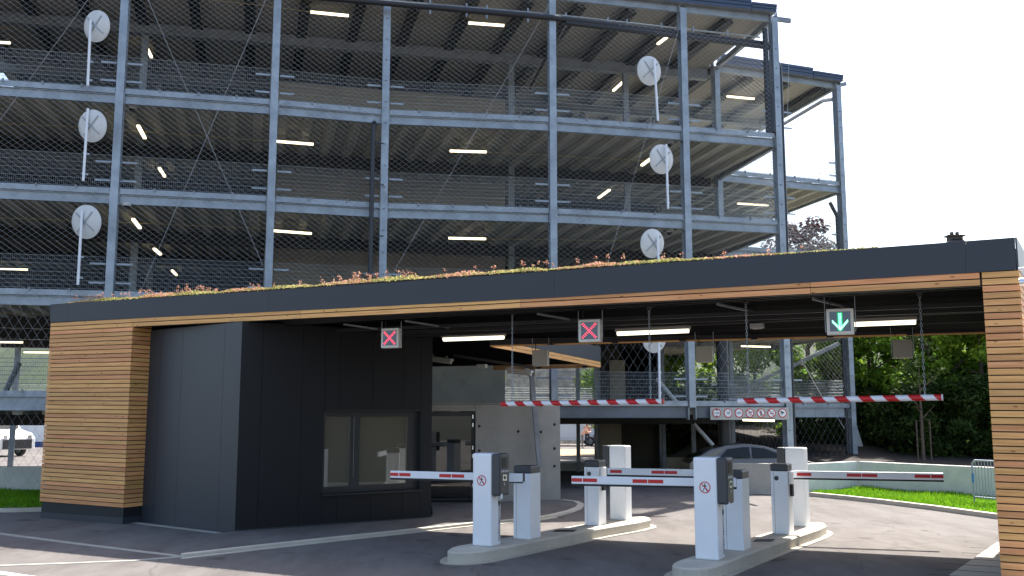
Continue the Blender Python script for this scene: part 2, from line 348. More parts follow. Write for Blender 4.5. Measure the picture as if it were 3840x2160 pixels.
# ------------------------------------------------------------------ canopy
FL = T(188.8, 1141.4); FR = T(3806, 890)
tL, _ = td(FL); tR, _ = td(FR)
RCp = G(1838, 1300, 3.5); tC, dC = td(RCp)
RRp = G(3693, 1247, 3.5); tr_, dr_ = td(RRp)
dR = dC + (dr_-dC)*(tR-tC)/(tr_-tC)
ECp = W(2249, 1378, 25.2)
can = thing('entrance_canopy', 'long low canopy over the entry lanes with dark fascia, larch boards and planted roof', 'canopy', V3(fp(7, 2), 0))
joints_top = [(188.8, 1141.4), (257, 1137), (1008.7, 1090), (2078.5, 1016.6), (3621.9, 903.9), (3806, 890)]
joints_bot = [(188, 1209.4), (251, 1206), (1008, 1169.7), (2078, 1116), (3622, 1024), (3812, 1010.7)]
tops = [T(*p) for p in joints_top]; bots = [T(*p) for p in joints_bot]
for i in range(5):
    b = MB(); a0, a1, b0, b1 = tops[i], tops[i+1], bots[i], bots[i+1]
    e = C3*.0015
    ring = lambda o: [b0+e+o, b1-e+o, a1-e+o, a0+e+o]
    b.hexa([q+N3*.03 for q in ring(Vector())], ring(Vector()))
    b.build('fascia_panel', M['fascia'], can)
ztop = lambda t: tops[0].z + (tops[-1].z-tops[0].z)*(t-tL)/(tR-tL)
zfb = lambda t: bots[0].z + (bots[-1].z-bots[0].z)*(t-tL)/(tR-tL)
ZR = 3.5  # rear soffit height
# core of the roof
cor = MB()
outl = [fp(tL+.03, .035), fp(tR-.03, .035), fp(tR+.3, dR-.03), Vector(RCp[:2]), Vector(ECp[:2]), Vector(ECp[:2]) - c_*5.4 , fp(tL+1.6, 9.0), fp(tL+.03, 3.2)]
def roofz(p):
    t, d = td(p); return ztop(t) - .05*max(0, min(d, 9))-.04
zs_ = lambda p: roofz(p) - .42
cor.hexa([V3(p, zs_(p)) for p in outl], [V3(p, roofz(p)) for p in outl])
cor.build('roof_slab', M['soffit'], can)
# rear fascia sheets + wood edges
def edge_band(p, q, zb0, zb1, name_f='rear_fascia', inner=False):
    d = (q-p).normalized(); nn = Vector((d.y, -d.x))
    P3, Q3 = V3(p, 0), V3(q, 0); n3 = V3(nn, 0); 
    b = MB(); b.hexa([P3+UP*(zb0+.15), Q3+UP*(zb1+.15), Q3+n3*.03+UP*(zb1+.15), P3+n3*.03+UP*(zb0+.15)], [P3+UP*(zb0+.54), Q3+UP*(zb1+.54), Q3+n3*.03+UP*(zb1+.54), P3+n3*.03+UP*(zb0+.54)])
    b.build(name_f, M['fascia'], can)
    b = MB()
    for k in range(2):
        o = k*.076; b.hexa([P3+UP*(zb0+o), Q3+UP*(zb1+o), Q3+n3*.025+UP*(zb1+o), P3+n3*.025+UP*(zb0+o)], [P3+UP*(zb0+o+.068), Q3+UP*(zb1+o+.068), Q3+n3*.025+UP*(zb1+o+.068), P3+n3*.025+UP*(zb0+o+.068)])
    b.build('board_trim', M['wood'], can)
    if inner:
        b = MB(); b.hexa([P3+UP*(zb0+.028)-n3*.03, Q3+UP*(zb1+.028)-n3*.03, Q3+UP*(zb1+.028)-n3*.003, P3+UP*(zb0+.028)-n3*.003], [P3+UP*(zb0+.5)-n3*.03, Q3+UP*(zb1+.5)-n3*.03, Q3+UP*(zb1+.5)-n3*.003, P3+UP*(zb0+.5)-n3*.003]); b.build('backing_plate', M['black'], can)
    L = (q-p).length; nb = int(L/1.35)
    for i in range(nb):
        c = p + d*(.4+i*1.35); zz = zb0+(zb1-zb0)*(.4+i*1.35)/L; b = MB(); b.box(c-nn*.045, d, nn, .12, .07, zz+.0, zz+.05); b.build('trim_bracket', M['black'], can)
edge_band(fp(tR, dR), Vector(RCp[:2]), ZR-.02, ZR, inner=True)
edge_band(Vector(RCp[:2]), Vector(ECp[:2]), ZR, ECp.z)
edge_band(Vector(ECp[:2]), Vector(ECp[:2]) - c_*3.2 + n_*.0, ECp.z, ECp.z)
# right side fascia
b = MB(); p, q = fp(tR, .0), fp(tR+.42, dR+.5); n3 = C3
b.hexa([V3(p, bots[-1].z), V3(q, bots[-1].z-.05), V3(q, bots[-1].z-.05)+n3*.02, V3(p, bots[-1].z)+n3*.02], [V3(p, tops[-1].z), V3(q, tops[-1].z-.05), V3(q, tops[-1].z-.05)+n3*.02, V3(p, tops[-1].z)+n3*.02])
b.build('side_fascia', M['panel'], can)
# front wood band (2 boards) in lengths
PIT = .0855; BH = .0705
seams = [0] + [td(T(x, 1150))[0] for x in (497, 1125, 1951, 3041, 3682)] + [None]
tA = td(T(188, 1215))[0]; tin = td(T(495.5, 1222))[0]; tpost = td(T(3683, 1050))[0]
seams[0] = tA
b = MB()
for s0, s1 in zip(seams[:-2], seams[1:-1]):
    if s1 - s0 < 2.5 and s0 == tA: continue
    for k in range(2):
        z1a, z1b = zfb(s0)-.012-k*PIT, zfb(s1)-.012-k*PIT
        F_ = lambda t, z, d: V3(fp(t, d), z)
        b.hexa([F_(s0+.003, z1a-BH, .012), F_(s1-.003, z1b-BH, .012), F_(s1-.003, z1b-BH, .04), F_(s0+.003, z1a-BH, .04)], [F_(s0+.003, z1a, .012), F_(s1-.003, z1b, .012), F_(s1-.003, z1b, .04), F_(s0+.003, z1a, .04)])
b.build('board_trim', M['wood'], can)
b = MB(); b.hexa([V3(fp(tin, .05), zfb(tin)-.175), V3(fp(tpost, .05), zfb(tpost)-.175), V3(fp(tpost, .14), zfb(tpost)-.175), V3(fp(tin, .14), zfb(tin)-.175)], [V3(fp(tin, .05), zfb(tin)+.1), V3(fp(tpost, .05), zfb(tpost)+.1), V3(fp(tpost, .14), zfb(tpost)+.1), V3(fp(tin, .14), zfb(tin)+.1)])
b.build('edge_beam', M['black'], can)
def clad(t0, t1, zbot, dback, name, ret_left, ret_right, label):
    """post clad with larch boards: front + side returns"""
    b = MB(); z = zfb((t0+t1)/2)-.012
    zt0, zt1 = zfb(t0)-.012, zfb(t1)-.012; k = 0
    while z - BH > zbot - .02:
        s0, s1 = -k*PIT, -k*PIT
        F_ = lambda t, zz, d: V3(fp(t, d), zz)
        b.hexa([F_(t0, zt0+s0-BH, .012), F_(t1, zt1+s1-BH, .012), F_(t1, zt1+s1-BH, .04), F_(t0, zt0+s0-BH, .04)], [F_(t0, zt0+s0, .012), F_(t1, zt1+s1, .012), F_(t1, zt1+s1, .04), F_(t0, zt0+s0, .04)])
        if ret_right:
            sl_ = .38 if t1 > 10 else 0
            b.hexa([F_(t1-.028, zt1+s1-BH, .043), F_(t1, zt1+s1-BH, .043), F_(t1+sl_, zt1+s1-BH, dback), F_(t1+sl_-.028, zt1+s1-BH, dback)], [F_(t1-.028, zt1+s1, .043), F_(t1, zt1+s1, .043), F_(t1+sl_, zt1+s1, dback), F_(t1+sl_-.028, zt1+s1, dback)])
        if ret_left:
            dl_ = min(dback, .5)
            b.hexa([F_(t0, zt0+s0-BH, .043), F_(t0+.028, zt0+s0-BH, .043), F_(t0+.028, zt0+s0-BH, dl_), F_(t0, zt0+s0-BH, dl_)], [F_(t0, zt0+s0, .043), F_(t0+.028, zt0+s0, .043), F_(t0+.028, zt0+s0, dl_), F_(t0, zt0+s0, dl_)])
        k += 1; z -= PIT
    o = b.build(name, M['wood'], can)
    if label: o['label'] = label
    b = MB(); b.prism([fp(t0+.031, .045), fp(t1-.031, .045), fp(t1-.031, dback-.02), fp(t0+.031, dback-.02)], 0 if t0 > 5 else .12, zfb(t0)-.02)
    b.build('post_core', M['black'], can, bevel=0)
zwb = T(147.5, 1887.5).z
clad(tA, tin, zwb+.03, td(T(549, 1240))[1] if False else .48, 'board_cladding', True, True, 'left end wall of pale larch boards')
clad(tpost, tR+.02, .03, dR-.1, 'board_cladding', .5, True, 'right end post of larch boards')
b = MB(); b.prism([fp(tA+.03, .03), fp(tin-.02, .03), fp(tin-.02, .46), fp(tA+.03, .46)], 0, .12); b.build('plinth', M['panel'], can)
# beams under the soffit
for (xa, ya, xb, yb, z, hh, wd) in ((900, 1213, 3700, 1094, 3.72, .12, .14), (1300, 1266, 3700, 1184, 3.62, .10, .08)):
    dof = .72 if xa == 900 else 2.9; A_ = V3(fp(td(T(xa, ya, dof))[0], dof), T(2300, 1154 if xa == 900 else 1233, dof).z); B_ = V3(fp(td(T(xb, yb, dof))[0], dof), A_.z); b = MB(); b.bar(A_ + UP*hh/2, B_ + UP*hh/2, wd, hh); b.bar(A_+UP*.006, B_+UP*.006, wd+.06, .012); b.build('ceiling_beam', M['beamdk'], can)
for x in (1290, 2015, 2690, 3050, 1520):
    A_ = T(x, 1160, .9); A_.z = 3.74; b = MB(); b.bar(A_, A_ + N3*.9 + UP*-.06 + C3*.35, .03, .03); b.build('tie_rod', M['galv_d'], can)
for off in (1.6, 2.4, 4.2):
    b = MB(); b.bar(V3(fp(tin+2.5, off), 3.72), V3(fp(tR-.2, off), 3.62), .05, .06); b.build('cable_tray', M['beamdk'], can)
# sedum roof
sb = MB(); sr = MB()
t = tL + .42
while t < tR - 1.6:
    fade = min(1, (t-tL-.3)/.6)*min(1, max(.12, (tR-1.8-t)/4))
    base = (.055 + .05*(.5+.5*math.sin(t*1.9)*math.sin(t*.73+1)) + .02*math.sin(t*5.3) + .012*math.sin(t*11))*fade + .02
    for k in range(46):
        d = random.uniform(.0, .55); tt = t + random.uniform(0, .04)
        h = base*random.random()**.6*min(1, .45+d*2.5)
        o = V3(fp(tt, d), ztop(tt) - .01 + h); rr = random.uniform(.008, .02)
        a = Vector([random.gauss(0, 1) for _ in range(3)]).normalized(); c2 = a.orthogonal().normalized(); c3 = a.cross(c2)
        tgt = sr if math.sin(tt*2.7+d*3)*.8+random.gauss(0, .7)+(h/base-.6) > .3 else sb
        tgt.quad(o+c2*rr, o+c3*rr, o-c2*rr, o-c3*rr)
    if random.random() < (.10+.35*(math.sin(t*1.3)*math.sin(t*.41) > .35))*fade:
        d = random.uniform(.02, .35); h = random.uniform(.04, .13); o = V3(fp(t, d), ztop(t)+base*.5)
        tip = o + Vector((random.uniform(-.03, .03), 0, h)); sr.bar(o, tip, .003, .003)
        for k in range(10):
            q = tip + Vector([random.gauss(0, .018) for _ in range(3)]); a = Vector([random.gauss(0, 1) for _ in range(3)]).normalized(); c2 = a.orthogonal()*.009; c3 = a.cross(c2)
            sr.quad(q+c2, q+c3, q-c2, q-c3)
    t += .04
bb = MB(); bb.hexa([V3(fp(tL+.4, .04), ztop(tL)-.03), V3(fp(tR-1.8, .04), ztop(tR-1.8)-.03), V3(fp(tR-1.8, 3), ztop(tR-1.8)-.15), V3(fp(tL+.4, 3), ztop(tL)-.15)], [V3(fp(tL+.4, .06), ztop(tL)+.01), V3(fp(tR-1.8, .06), ztop(tR-1.8)+.01), V3(fp(tR-1.8, 3), ztop(tR-1.8)-.1), V3(fp(tL+.4, 3), ztop(tL)-.1)])
bb.build('planting_substrate', M['soil'], can)
tag(sb.build('sedum_plants', M['sedum']), kind='stuff'); tag(sr.build('sedum_flowers', M['sedumr']), kind='stuff')
print('canopy ok')

# ------------------------------------------------------------------ ticket office
of = thing('ticket_office', 'dark grey sheet-clad booth under the left half of the canopy with a wide window', 'booth', BC)
zt = 3.78
def wallbox(p, q, z0, z1, th, m, name, parent, seams_=(), sgn=1):
    d = (Vector(q[:2])-Vector(p[:2])).normalized(); nn = Vector((-d.y, d.x))*sgn
    pp = [0]+list(seams_)+[(Vector(q[:2])-Vector(p[:2])).length]
    for s0, s1 in zip(pp, pp[1:]):
        b = MB(); A_, B_ = Vector(p[:2])+d*(s0+(.003 if s0 else 0)), Vector(p[:2])+d*(s1-.003)
        b.prism([A_, B_, B_+nn*th, A_+nn*th], z0, z1); b.build(name, m, parent)
dl = (BL-BC).normalized(); BLx = BC + dl*3.3
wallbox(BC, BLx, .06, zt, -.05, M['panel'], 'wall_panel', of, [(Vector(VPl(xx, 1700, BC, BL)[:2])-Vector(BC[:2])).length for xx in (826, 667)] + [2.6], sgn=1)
b = MB(); b.prism([Vector(BC[:2]), Vector(BR[:2]), Vector(BR[:2])+Vector((-1.4, 2.0)), Vector(BLx[:2])+Vector((1, 2.5)), Vector(BLx[:2])], 0, .06)
b.build('plinth', M['panel'], of)
# window wall pieces around opening
dw = (Vector(BR[:2])-Vector(BC[:2])).normalized(); LW = (Vector(BR[:2])-Vector(BC[:2])).length; nw = Vector((-dw.y, dw.x))
def wt(x, y): p = VPl(x, y, BC, BR); return (Vector(p[:2])-Vector(BC[:2])).dot(dw), p.z
w0, zh0 = wt(1216, 1536); w1, zh1 = wt(1578, 1547); _, zs0 = wt(1222, 1858); _, zs1 = wt(1578, 1829)
zh = (zh0+zh1)/2; zs = (zs0+zs1)/2
def wseg(s0, s1, z0, z1, th=.06, m=None, name='wall_panel', off=0, parent=None):
    b = MB(); A_ = Vector(BC[:2])+dw*s0+nw*off; B_ = Vector(BC[:2])+dw*s1+nw*off
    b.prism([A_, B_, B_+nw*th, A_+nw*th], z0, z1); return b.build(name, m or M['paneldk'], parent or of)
sx = [0, .72, 1.44, 2.16, 2.88, 3.4, LW]
cuts = sorted(set([0, w0, w1, LW] + [s for s in [wt(xx, 1700)[0] for xx in (973, 1126, 1268, 1394, 1511)] if s < LW]))
for s0, s1 in zip(cuts, cuts[1:]):
    mid = (s0+s1)/2
    if w0 < mid < w1:
        wseg(s0+.003, s1-.003, .06, zs); wseg(s0+.003, s1-.003, zh, zt)
    else: wseg(s0+.003, s1-.003, .06, zt)
b = MB(); ins = .5   # inner box
b.prism([Vector(BC[:2])+dw*.15+nw*1.9, Vector(BC[:2])+dw*(LW-.1)+nw*1.9, Vector(BC[:2])+dw*(LW-.1)+nw*1.96, Vector(BC[:2])+dw*.15+nw*1.96], .06, zt); b.build('rear_wall', M['core'], of)
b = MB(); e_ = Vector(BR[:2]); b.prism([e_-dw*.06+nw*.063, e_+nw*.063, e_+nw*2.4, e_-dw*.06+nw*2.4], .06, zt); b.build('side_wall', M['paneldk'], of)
win = wseg(w0, w0+.07, zs, zh, .1, M['frame'], 'window', .10)
def wp(s0, s1, z0, z1, th, m, name, off):
    A_ = Vector(BC[:2])+dw*s0+nw*off; B_ = Vector(BC[:2])+dw*s1+nw*off; b = MB(); b.prism([A_, B_, B_+nw*th, A_+nw*th], z0, z1)
    o = b.build(name, m, of); o.parent = win; o.location = (0, 0, 0); return o
pm = wt(1338, 1700)[0]; p1 = wt(1355, 1700)[0]; p2 = wt(1541, 1700)[0]; pa = wt(1321, 1700)[0]
wp(w0+.07, w1, zh-.1, zh, .1, M['frame'], 'frame', .10); wp(w0+.07, w1, zs, zs+.12, .1, M['frame'], 'frame', .10)
wp(pa, p1, zs+.12, zh-.1, .1, M['frame'], 'mullion', .10); wp(p2, w1, zs+.12, zh-.1, .1, M['frame'], 'frame', .10)
wp(w0+.07, pa, zs+.12, zh-.1, .012, M['glass'], 'pane', .14); wp(p1, p2, zs+.12, zh-.1, .012, M['glass'], 'pane', .16)
wp(pm-.03, pm-.022, zs+.3, zh-.12, .01, M['metal'], 'handle', .088)
wseg(w0-.02, w1+.02, zs-.035, zs-.003, .16, M['beamdk'], 'window_sill', -.07); wseg(w0, w1+.01, zh+.002, zh+.03, .05, M['beamdk'], 'window_head', -.03)
wseg(w1-.001, w1+.02, zs, zh, .1, M['frame'], 'window_reveal', .0)

# ------------------------------------------------------------------ concrete wall with glazed door, beyond the booth
CWL, CWR = G(1600, 1886), G(2100, 1880); dY = CWR.y
cw = thing('concrete_wall', 'bare grey concrete wall with tie holes behind the booth, glazed door at its left', 'wall', CWR)
zc = VPl(1900, 1545, CWL, CWR).z; zct = VPl(1900, 1512, CWL, CWR).z
def cpt(x, y): return VPl(x, y, CWL, CWR)
def cprism(x0, x1, z0, z1, th, m, name, parent=None, off=0):
    A_ = cpt(x0, 1700); B_ = cpt(x1, 1700); b = MB(); o = Vector((0, off))
    b.prism([Vector(A_[:2])+o, Vector(B_[:2])+o, Vector(B_[:2])+Vector((0, th))+o, Vector(A_[:2])+Vector((0, th))+o], z0, z1); return b.build(name, m, parent or cw)
cprism(1783, 2101, 0, zct, 3.0, M['conc'], 'wall_face'); cprism(1560, 1782, zc+.02, zct, .3, M['conc'], 'lintel')
cprism(1560, 2101, zct-.035, zct-.02, .02, M['concd'], 'pour_joint', off=-.004)
dr = cprism(1606, 1780, .04, zc, .05, M['frame'], 'door_frame', off=.14)
gl = cprism(1612, 1765, .10, zc-.10, .01, M['doorglass'], 'door_glass', off=.12)
b = MB()
for z in (.35, .55, 1.05, 1.25, 1.8, 2.0): p = cpt(1772, 1700); b.box(Vector((p.x, p.y+.11)), (1, 0), (0, 1), .03, .03, z, z+.09)
b.build('door_hinge', M['metal'], cw)
b = MB()
for x, y in ((1943, 1618), (2028, 1620), (1797, 1598), (2079, 1592), (2079, 1682), (2079, 1748), (1797, 1690), (2030, 1520)):
    p = cpt(x, y); b.disc(p+Vector((0, .002, 0)), (0, -1, 0), .035, .006, 12)
b.build('tie_hole', M['beamdk'], cw)
b = MB(); b.bar(cpt(1993, 1410)+Vector((0, -.25, 0)), cpt(2022, 1750)+Vector((0, -.25, 0)), .11, .11)
tag(b.build('sloping_pipe', M['galv_d']), 'tall leaning galvanised post in front of the concrete wall', 'post')
print('booth ok')

# ------------------------------------------------------------------ parking garage
ZL = [2.0, 4.86, 7.58, 10.3]; ZROOF = 14.34
cx = {'a': (-450, 330), 'A': (450, 389.5), 'B': (1027, 430), 'C': (1444, 466), 'D': (2071, 492), 'E': (2567, 526), 'F': (2915, 551)}
PT = {k: Vector(G(x, y, 10.3)[:2]) for k, (x, y) in cx.items()}
PT['H'] = Vector((7.3, 33.2)); PT['G'] = Vector((12.3, 35.1))
print({k: tuple(round(c, 2) for c in v) for k, v in PT.items()})
rib = Vector((-.259, .966)); tran = Vector((.966, .259))
gar = thing('parking_garage', 'four-storey open steel parking garage with wire netting, galvanised columns and dark decks', 'parking garage', V3(PT['D'], 0))
order = ['a', 'A', 'B', 'C', 'D', 'E', 'F']
bays = list(zip(order, order[1:])) + [('H', 'G')]
back = [PT['G'] + rib*13, PT['H']+rib*13, PT['D']+rib*17, PT['a']+rib*17]
slabpoly = [PT[k] for k in order] + [PT['H'], PT['G']] + back
slabpoly = [p + rib*.22 for p in slabpoly]
colbase = {'A': 0, 'B': 0, 'C': 0, 'D': 0, 'E': 0, 'F': 0, 'G': .4, 'H': 0, 'a': 0}
def ftang(k):
    i = order.index(k) if k in order else None
    if i is None: return (PT['G']-PT['H']).normalized()
    return (PT[order[min(i+1, 6)]]-PT[order[max(i-1, 0)]]).normalized()
for k in order + ['H', 'G']:
    p = PT[k]; tdir = ftang(k); nn = Vector((-tdir.y, tdir.x)); z0 = colbase[k]
    if k == 'E': z0 = 2.3
    b = MB(); ztp = ZROOF+.1 if k != 'F' else ZROOF+.1
    hw = .10; hd = .13
    b.box(p - nn*hd, tdir, nn, 2*hw, .022, z0, ztp); b.box(p + nn*hd, tdir, nn, 2*hw, .022, z0, ztp); b.box(p, tdir, nn, .02, 2*hd-.03, z0, ztp)
    for zz in [z for z in ZL+[ZROOF]]:
        for s_ in (-1, 1): b.box(p + tdir*s_*(hw+.012), tdir, nn, .02, .2, zz-.05, zz+.30)
    if k in 'CFG':
        z = 1.0
        while z < 14: b.box(p - nn*(hd+.03), tdir, nn, .05, .05, z, z+.025); z += .62
    b.build('column', M['galv'], gar)
# beams and kerb angles
def beam(p, q, z, name='edge_beam', h=.24, m=None, in_=.10):
    d = (q-p).normalized(); nn = Vector((-d.y, d.x)); a_ = p + d*(in_+.03); c2 = q - d*(in_+.03)
    b = MB()
    A_, B_ = V3(a_, z), V3(c2, z); n3 = V3(nn, 0)
    b.bar(A_+UP*h/2, B_+UP*h/2, .012, h-.024)             # web
    b.bar(A_+UP*.006, B_+UP*.006, .12, .012); b.bar(A_+UP*(h-.006), B_+UP*(h-.006), .12, .012)
    return b.build(name, m or M['galv'], gar)
def curb(p, q, z):
    d = (q-p).normalized(); nn = Vector((-d.y, d.x)); a_ = p + d*.12 - nn*.07; c2 = q - d*.12 - nn*.07
    b = MB(); b.bar(V3(a_, z+.335), V3(c2, z+.335), .02, .15); b.bar(V3(a_+nn*.06, z+.405), V3(c2+nn*.06, z+.405), .13, .012)
    b.build('kerb_angle', M['galv'], gar)
    L = (q-p).length; n = max(2, round(L/1.0))
    for i in range(1, n): c = p + d*L*i/n - nn*.10; b = MB(); b.box(c, d, nn, .035, .05, z+.36, z+.45); b.build('net_clamp', M['galv_d'], gar)
for a_, c2 in bays:
    for i, z in enumerate(ZL):
        zz = z
        if i == 0 and a_ in 'aABC': zz = z+.2
        if i == 0 and a_ in 'ABC': continue
        beam(PT[a_], PT[c2], zz, h=.24 if i else .34, m=M['galvdk'] if i == 0 and a_ in 'DE' else None); curb(PT[a_], PT[c2], zz+(0 if i else .08))
    beam(PT[a_], PT[c2], ZROOF, h=.2)
for i, z in enumerate(ZL): beam(PT['F'], PT['H'], z, h=.24)
beam(PT['F'], PT['H'], ZROOF, h=.2)
beam(PT['G'], PT['G']+rib*6, ZROOF, h=.2)
for z in ZL: beam(PT['G'], PT['G']+rib*6, z)
# deck slabs with deep ribs on the underside (one corrugated sheet per level)
def clip_line(poly, o, d):
    ts = []
    for i in range(len(poly)):
        a_, b_ = poly[i], poly[(i+1) % len(poly)]; e = b_-a_; den = d.x*e.y-d.y*e.x
        if abs(den) < 1e-9: continue
        w_ = a_-o; t_ = (w_.x*e.y-w_.y*e.x)/den; u_ = (w_.x*d.y-w_.y*d.x)/den
        if 0 <= u_ < 1: ts.append(t_)
    ts.sort(); return list(zip(ts[::2], ts[1::2]))
def deck(z, pitch, wd, dp, name, m, th=.1, zt_=.36):
    b = MB(); zb = z+zt_
    # triangulate-free: lay strips along ribs
    o = PT['a'].copy() - tran*3; L = 34; i = 0
    while i*pitch < L:
        s = i*pitch; c = o + tran*s
        for t0, t1 in clip_line(slabpoly, c + tran*pitch*.5, rib):
            a_ = c + rib*t0; e = c + rib*t1; A1 = a_+tran*pitch*1.0; E1 = e+tran*pitch*1.0
            b.prism([a_, A1, E1, e], zb-th, zb)
            b.hexa([V3(a_+tran*(pitch-wd)*.5+tran*wd*.2, zb-th-dp), V3(a_+tran*(pitch+wd)*.5-tran*wd*.2, zb-th-dp), V3(e+tran*(pitch+wd)*.5-tran*wd*.2, zb-th-dp), V3(e+tran*(pitch-wd)*.5+tran*wd*.2, zb-th-dp)],
                   [V3(a_+tran*(pitch-wd)*.5, zb-th), V3(a_+tran*(pitch+wd)*.5, zb-th), V3(e+tran*(pitch+wd)*.5, zb-th), V3(e+tran*(pitch-wd)*.5, zb-th)])
        i += 1
    return b.build(name, m, gar)
for i, z in enumerate(ZL): deck(z, .70, .34, .17, 'deck', M['ceil'], .08, .34)
deck(ZROOF, .62, .03, .004, 'roof_deck', M['roofpan'], .05, .30)
# purlins under the roof and cross beams
def inner(a_, b_, z, w_, h, name, m):
    b = MB(); b.bar(V3(a_, z+h/2), V3(b_, z+h/2), w_, h); b.bar(V3(a_, z+.01), V3(b_, z+.01), w_+.12, .016); b.build(name, m, gar)
s = 0
for i in range(19):
    c = PT['a'] + tran*(.8 + i*1.62)
    if True:
        for t0, t1 in clip_line(slabpoly, c, rib): inner(c+rib*(t0+.1), c+rib*t1, ZROOF-.02, .20, .24, 'purlin', M['beamdk'])
for dd in (4.6, 9.2, 13.8):
    inner(PT['a']+rib*dd, PT['F']+rib*dd, ZROOF-.30, .16, .36, 'cross_beam', M['galv_d'])
    for z in ZL: inner(PT['a']+rib*dd, PT['F']+rib*dd, z-.22, .16, .36, 'cross_beam', M['beamdk'])
for z in ZL + [ZROOF]:
    inner(PT['H']+rib*5, PT['G']+rib*5, z-.1, .14, .3, 'cross_beam', M['galv_d'])
# inner columns
for dd in (4.6, 9.2, 16.5):
    for k in ('a', 'A', 'B', 'D', 'E', 'F'):
        p = PT[k] + rib*dd
        if k == 'F' and dd < 5: continue
        if k in 'DE' and dd < 15: zlow = ZL[1]
        else: zlow = 0
        b = MB(); b.box(p, tran, rib, .2, .02, zlow, ZROOF); b.box(p+rib*.12, tran, rib, .2, .02, zlow, ZROOF); b.box(p+rib*.06, tran, rib, .02, .1, zlow, ZROOF); b.build('inner_column', M['galv_d'], gar)
# round black columns near the entrance
for x, Yp, r in ((2712, 29.6, .17),):
    p = W(x, 1500, Yp); b = MB(); b.tube((p.x, p.y, 0), (p.x, p.y, 4.9), r, 20); b.tube((p.x, p.y, 1.9), (p.x, p.y, 1.96), r+.02, 20); b.tube((p.x, p.y, 3.6), (p.x, p.y, 3.66), r+.02, 20)
    b.build('drain_stack', M['pipe'], gar, smooth=True)
# roof fascia, stepped blue sheet
def rfascia(p, q, z0, z1, ex0, ex1):
    d = (q-p).normalized(); nn = Vector((-d.y, d.x)); a_ = p - d*ex0 - nn*.25; c2 = q + d*ex1 - nn*.25
    b = MB(); n = 3
    for k in range(n):
        za = z0+(z1-z0)*k/n; b.bar(V3(a_-nn*.02*k, za+(z1-z0)/n/2), V3(c2-nn*.02*k, za+(z1-z0)/n/2), .05, (z1-z0)/n-.012)
    b.bar(V3(a_+nn*.02, (z0+z1)/2), V3(c2+nn*.02, (z0+z1)/2), .04, (z1-z0))
    b.build('roof_fascia', M['bluefascia'], gar)
    b = MB(); b.bar(V3(a_+nn*.25, ZROOF+.36), V3(c2+nn*.25, ZROOF+.36), .02, .33); b.bar(V3(a_+nn*.12, ZROOF+.225), V3(c2+nn*.12, ZROOF+.225), .26, .012); b.build('closure_plate', M['galv_d'], gar)
rfascia(PT['a'], PT['E']+(PT['F']-PT['E'])*.72, ZROOF+.22, ZROOF+.54, 0, 0)
rfascia(PT['E']+(PT['F']-PT['E'])*.725, PT['F'], ZROOF+.22, ZROOF+.46, 0, .0)
rfascia(PT['H'], PT['H']+(PT['G']-PT['H'])*.76, ZROOF+.22, ZROOF+.56, -.1, 0)
rfascia(PT['H']+(PT['G']-PT['H'])*.765, PT['G'], ZROOF+.22, ZROOF+.46, 0, .1)
tdF = ftang('F')
b = MB(); b.bar(V3(PT['F'], ZROOF+.12)-V3(tdF, 0)*.0, V3(PT['F']+tdF*.62, ZROOF+.10), .09, .14); b.build('outrigger', M['galv_d'], gar)
tdG = ftang('G'); b = MB(); b.bar(V3(PT['G'], ZROOF+.12), V3(PT['G']+tdG*.45, ZROOF+.25), .09, .14); b.build('outrigger', M['galv_d'], gar)
b = MB(); b.tube(V3(PT['F']+tdF*.6, ZROOF), V3(PT['F']+tdF*.32, ZROOF-4), .006, 5); b.build('brace_cable', M['wire'], gar)
# railings (welded mesh panels)
def railing(p, q, z, h=.95, off=.02, vs=.05, gap=.14, r=.0036):
    d = (q-p).normalized(); nn = Vector((-d.y, d.x)); L = (q-p).length; b = MB(); o = p + nn*off
    z0 = z+.46; z1 = z0+h-.1
    x = gap
    while x < L-gap:
        c = o + d*x; b.tube(V3(c, z0), V3(c, z1), r, 3); x += vs
    for k in range(9):
        zz = z0 + (z1-z0)*k/8
        rr = .0085 if k in (0, 2, 4, 6, 8) else .0055
        b.tube(V3(o+d*gap, zz), V3(o+d*(L-gap), zz), rr, 3)
    b.build('guard_rail', M['rail'], gar)
def plates(p, z, tdir, nn):
    for zz in (z+.62, z+1.12):
        for s_ in (-1, 1):
            if s_ > 0 and (p-PT['G']).length < .1: continue
            b = MB(); b.bar(V3(p+tdir*s_*.13-nn*.02, zz), V3(p+tdir*s_*.52-nn*.02, zz), .012, .05); b.build('rail_bracket', M['galv'], gar)
for a_, c2 in bays:
    for i, z in enumerate(ZL):
        if i == 0 and a_ in 'ABC': continue
        railing(PT[a_], PT[c2], z+(.2 if (i == 0 and a_ == 'a') else 0))
for k in order[1:] + ['H', 'G']:
    td_ = ftang(k); nn = Vector((-td_.y, td_.x))
    for i, z in enumerate(ZL):
        if i == 0 and k in 'BC': continue
        plates(PT[k], z, td_, nn)
for z in ZL:
    railing(PT['F'], PT['H'], z, off=-.05, vs=.07, r=.003); railing(PT['G'], PT['G']+rib*9, z, off=-.05, vs=.07, r=.003)
    railing(PT['a']+rib*16.6, PT['D']+rib*16.6, z, off=0, vs=.10); railing(PT['D']+rib*16.6, PT['H']+rib*13, z, off=0, vs=.10)
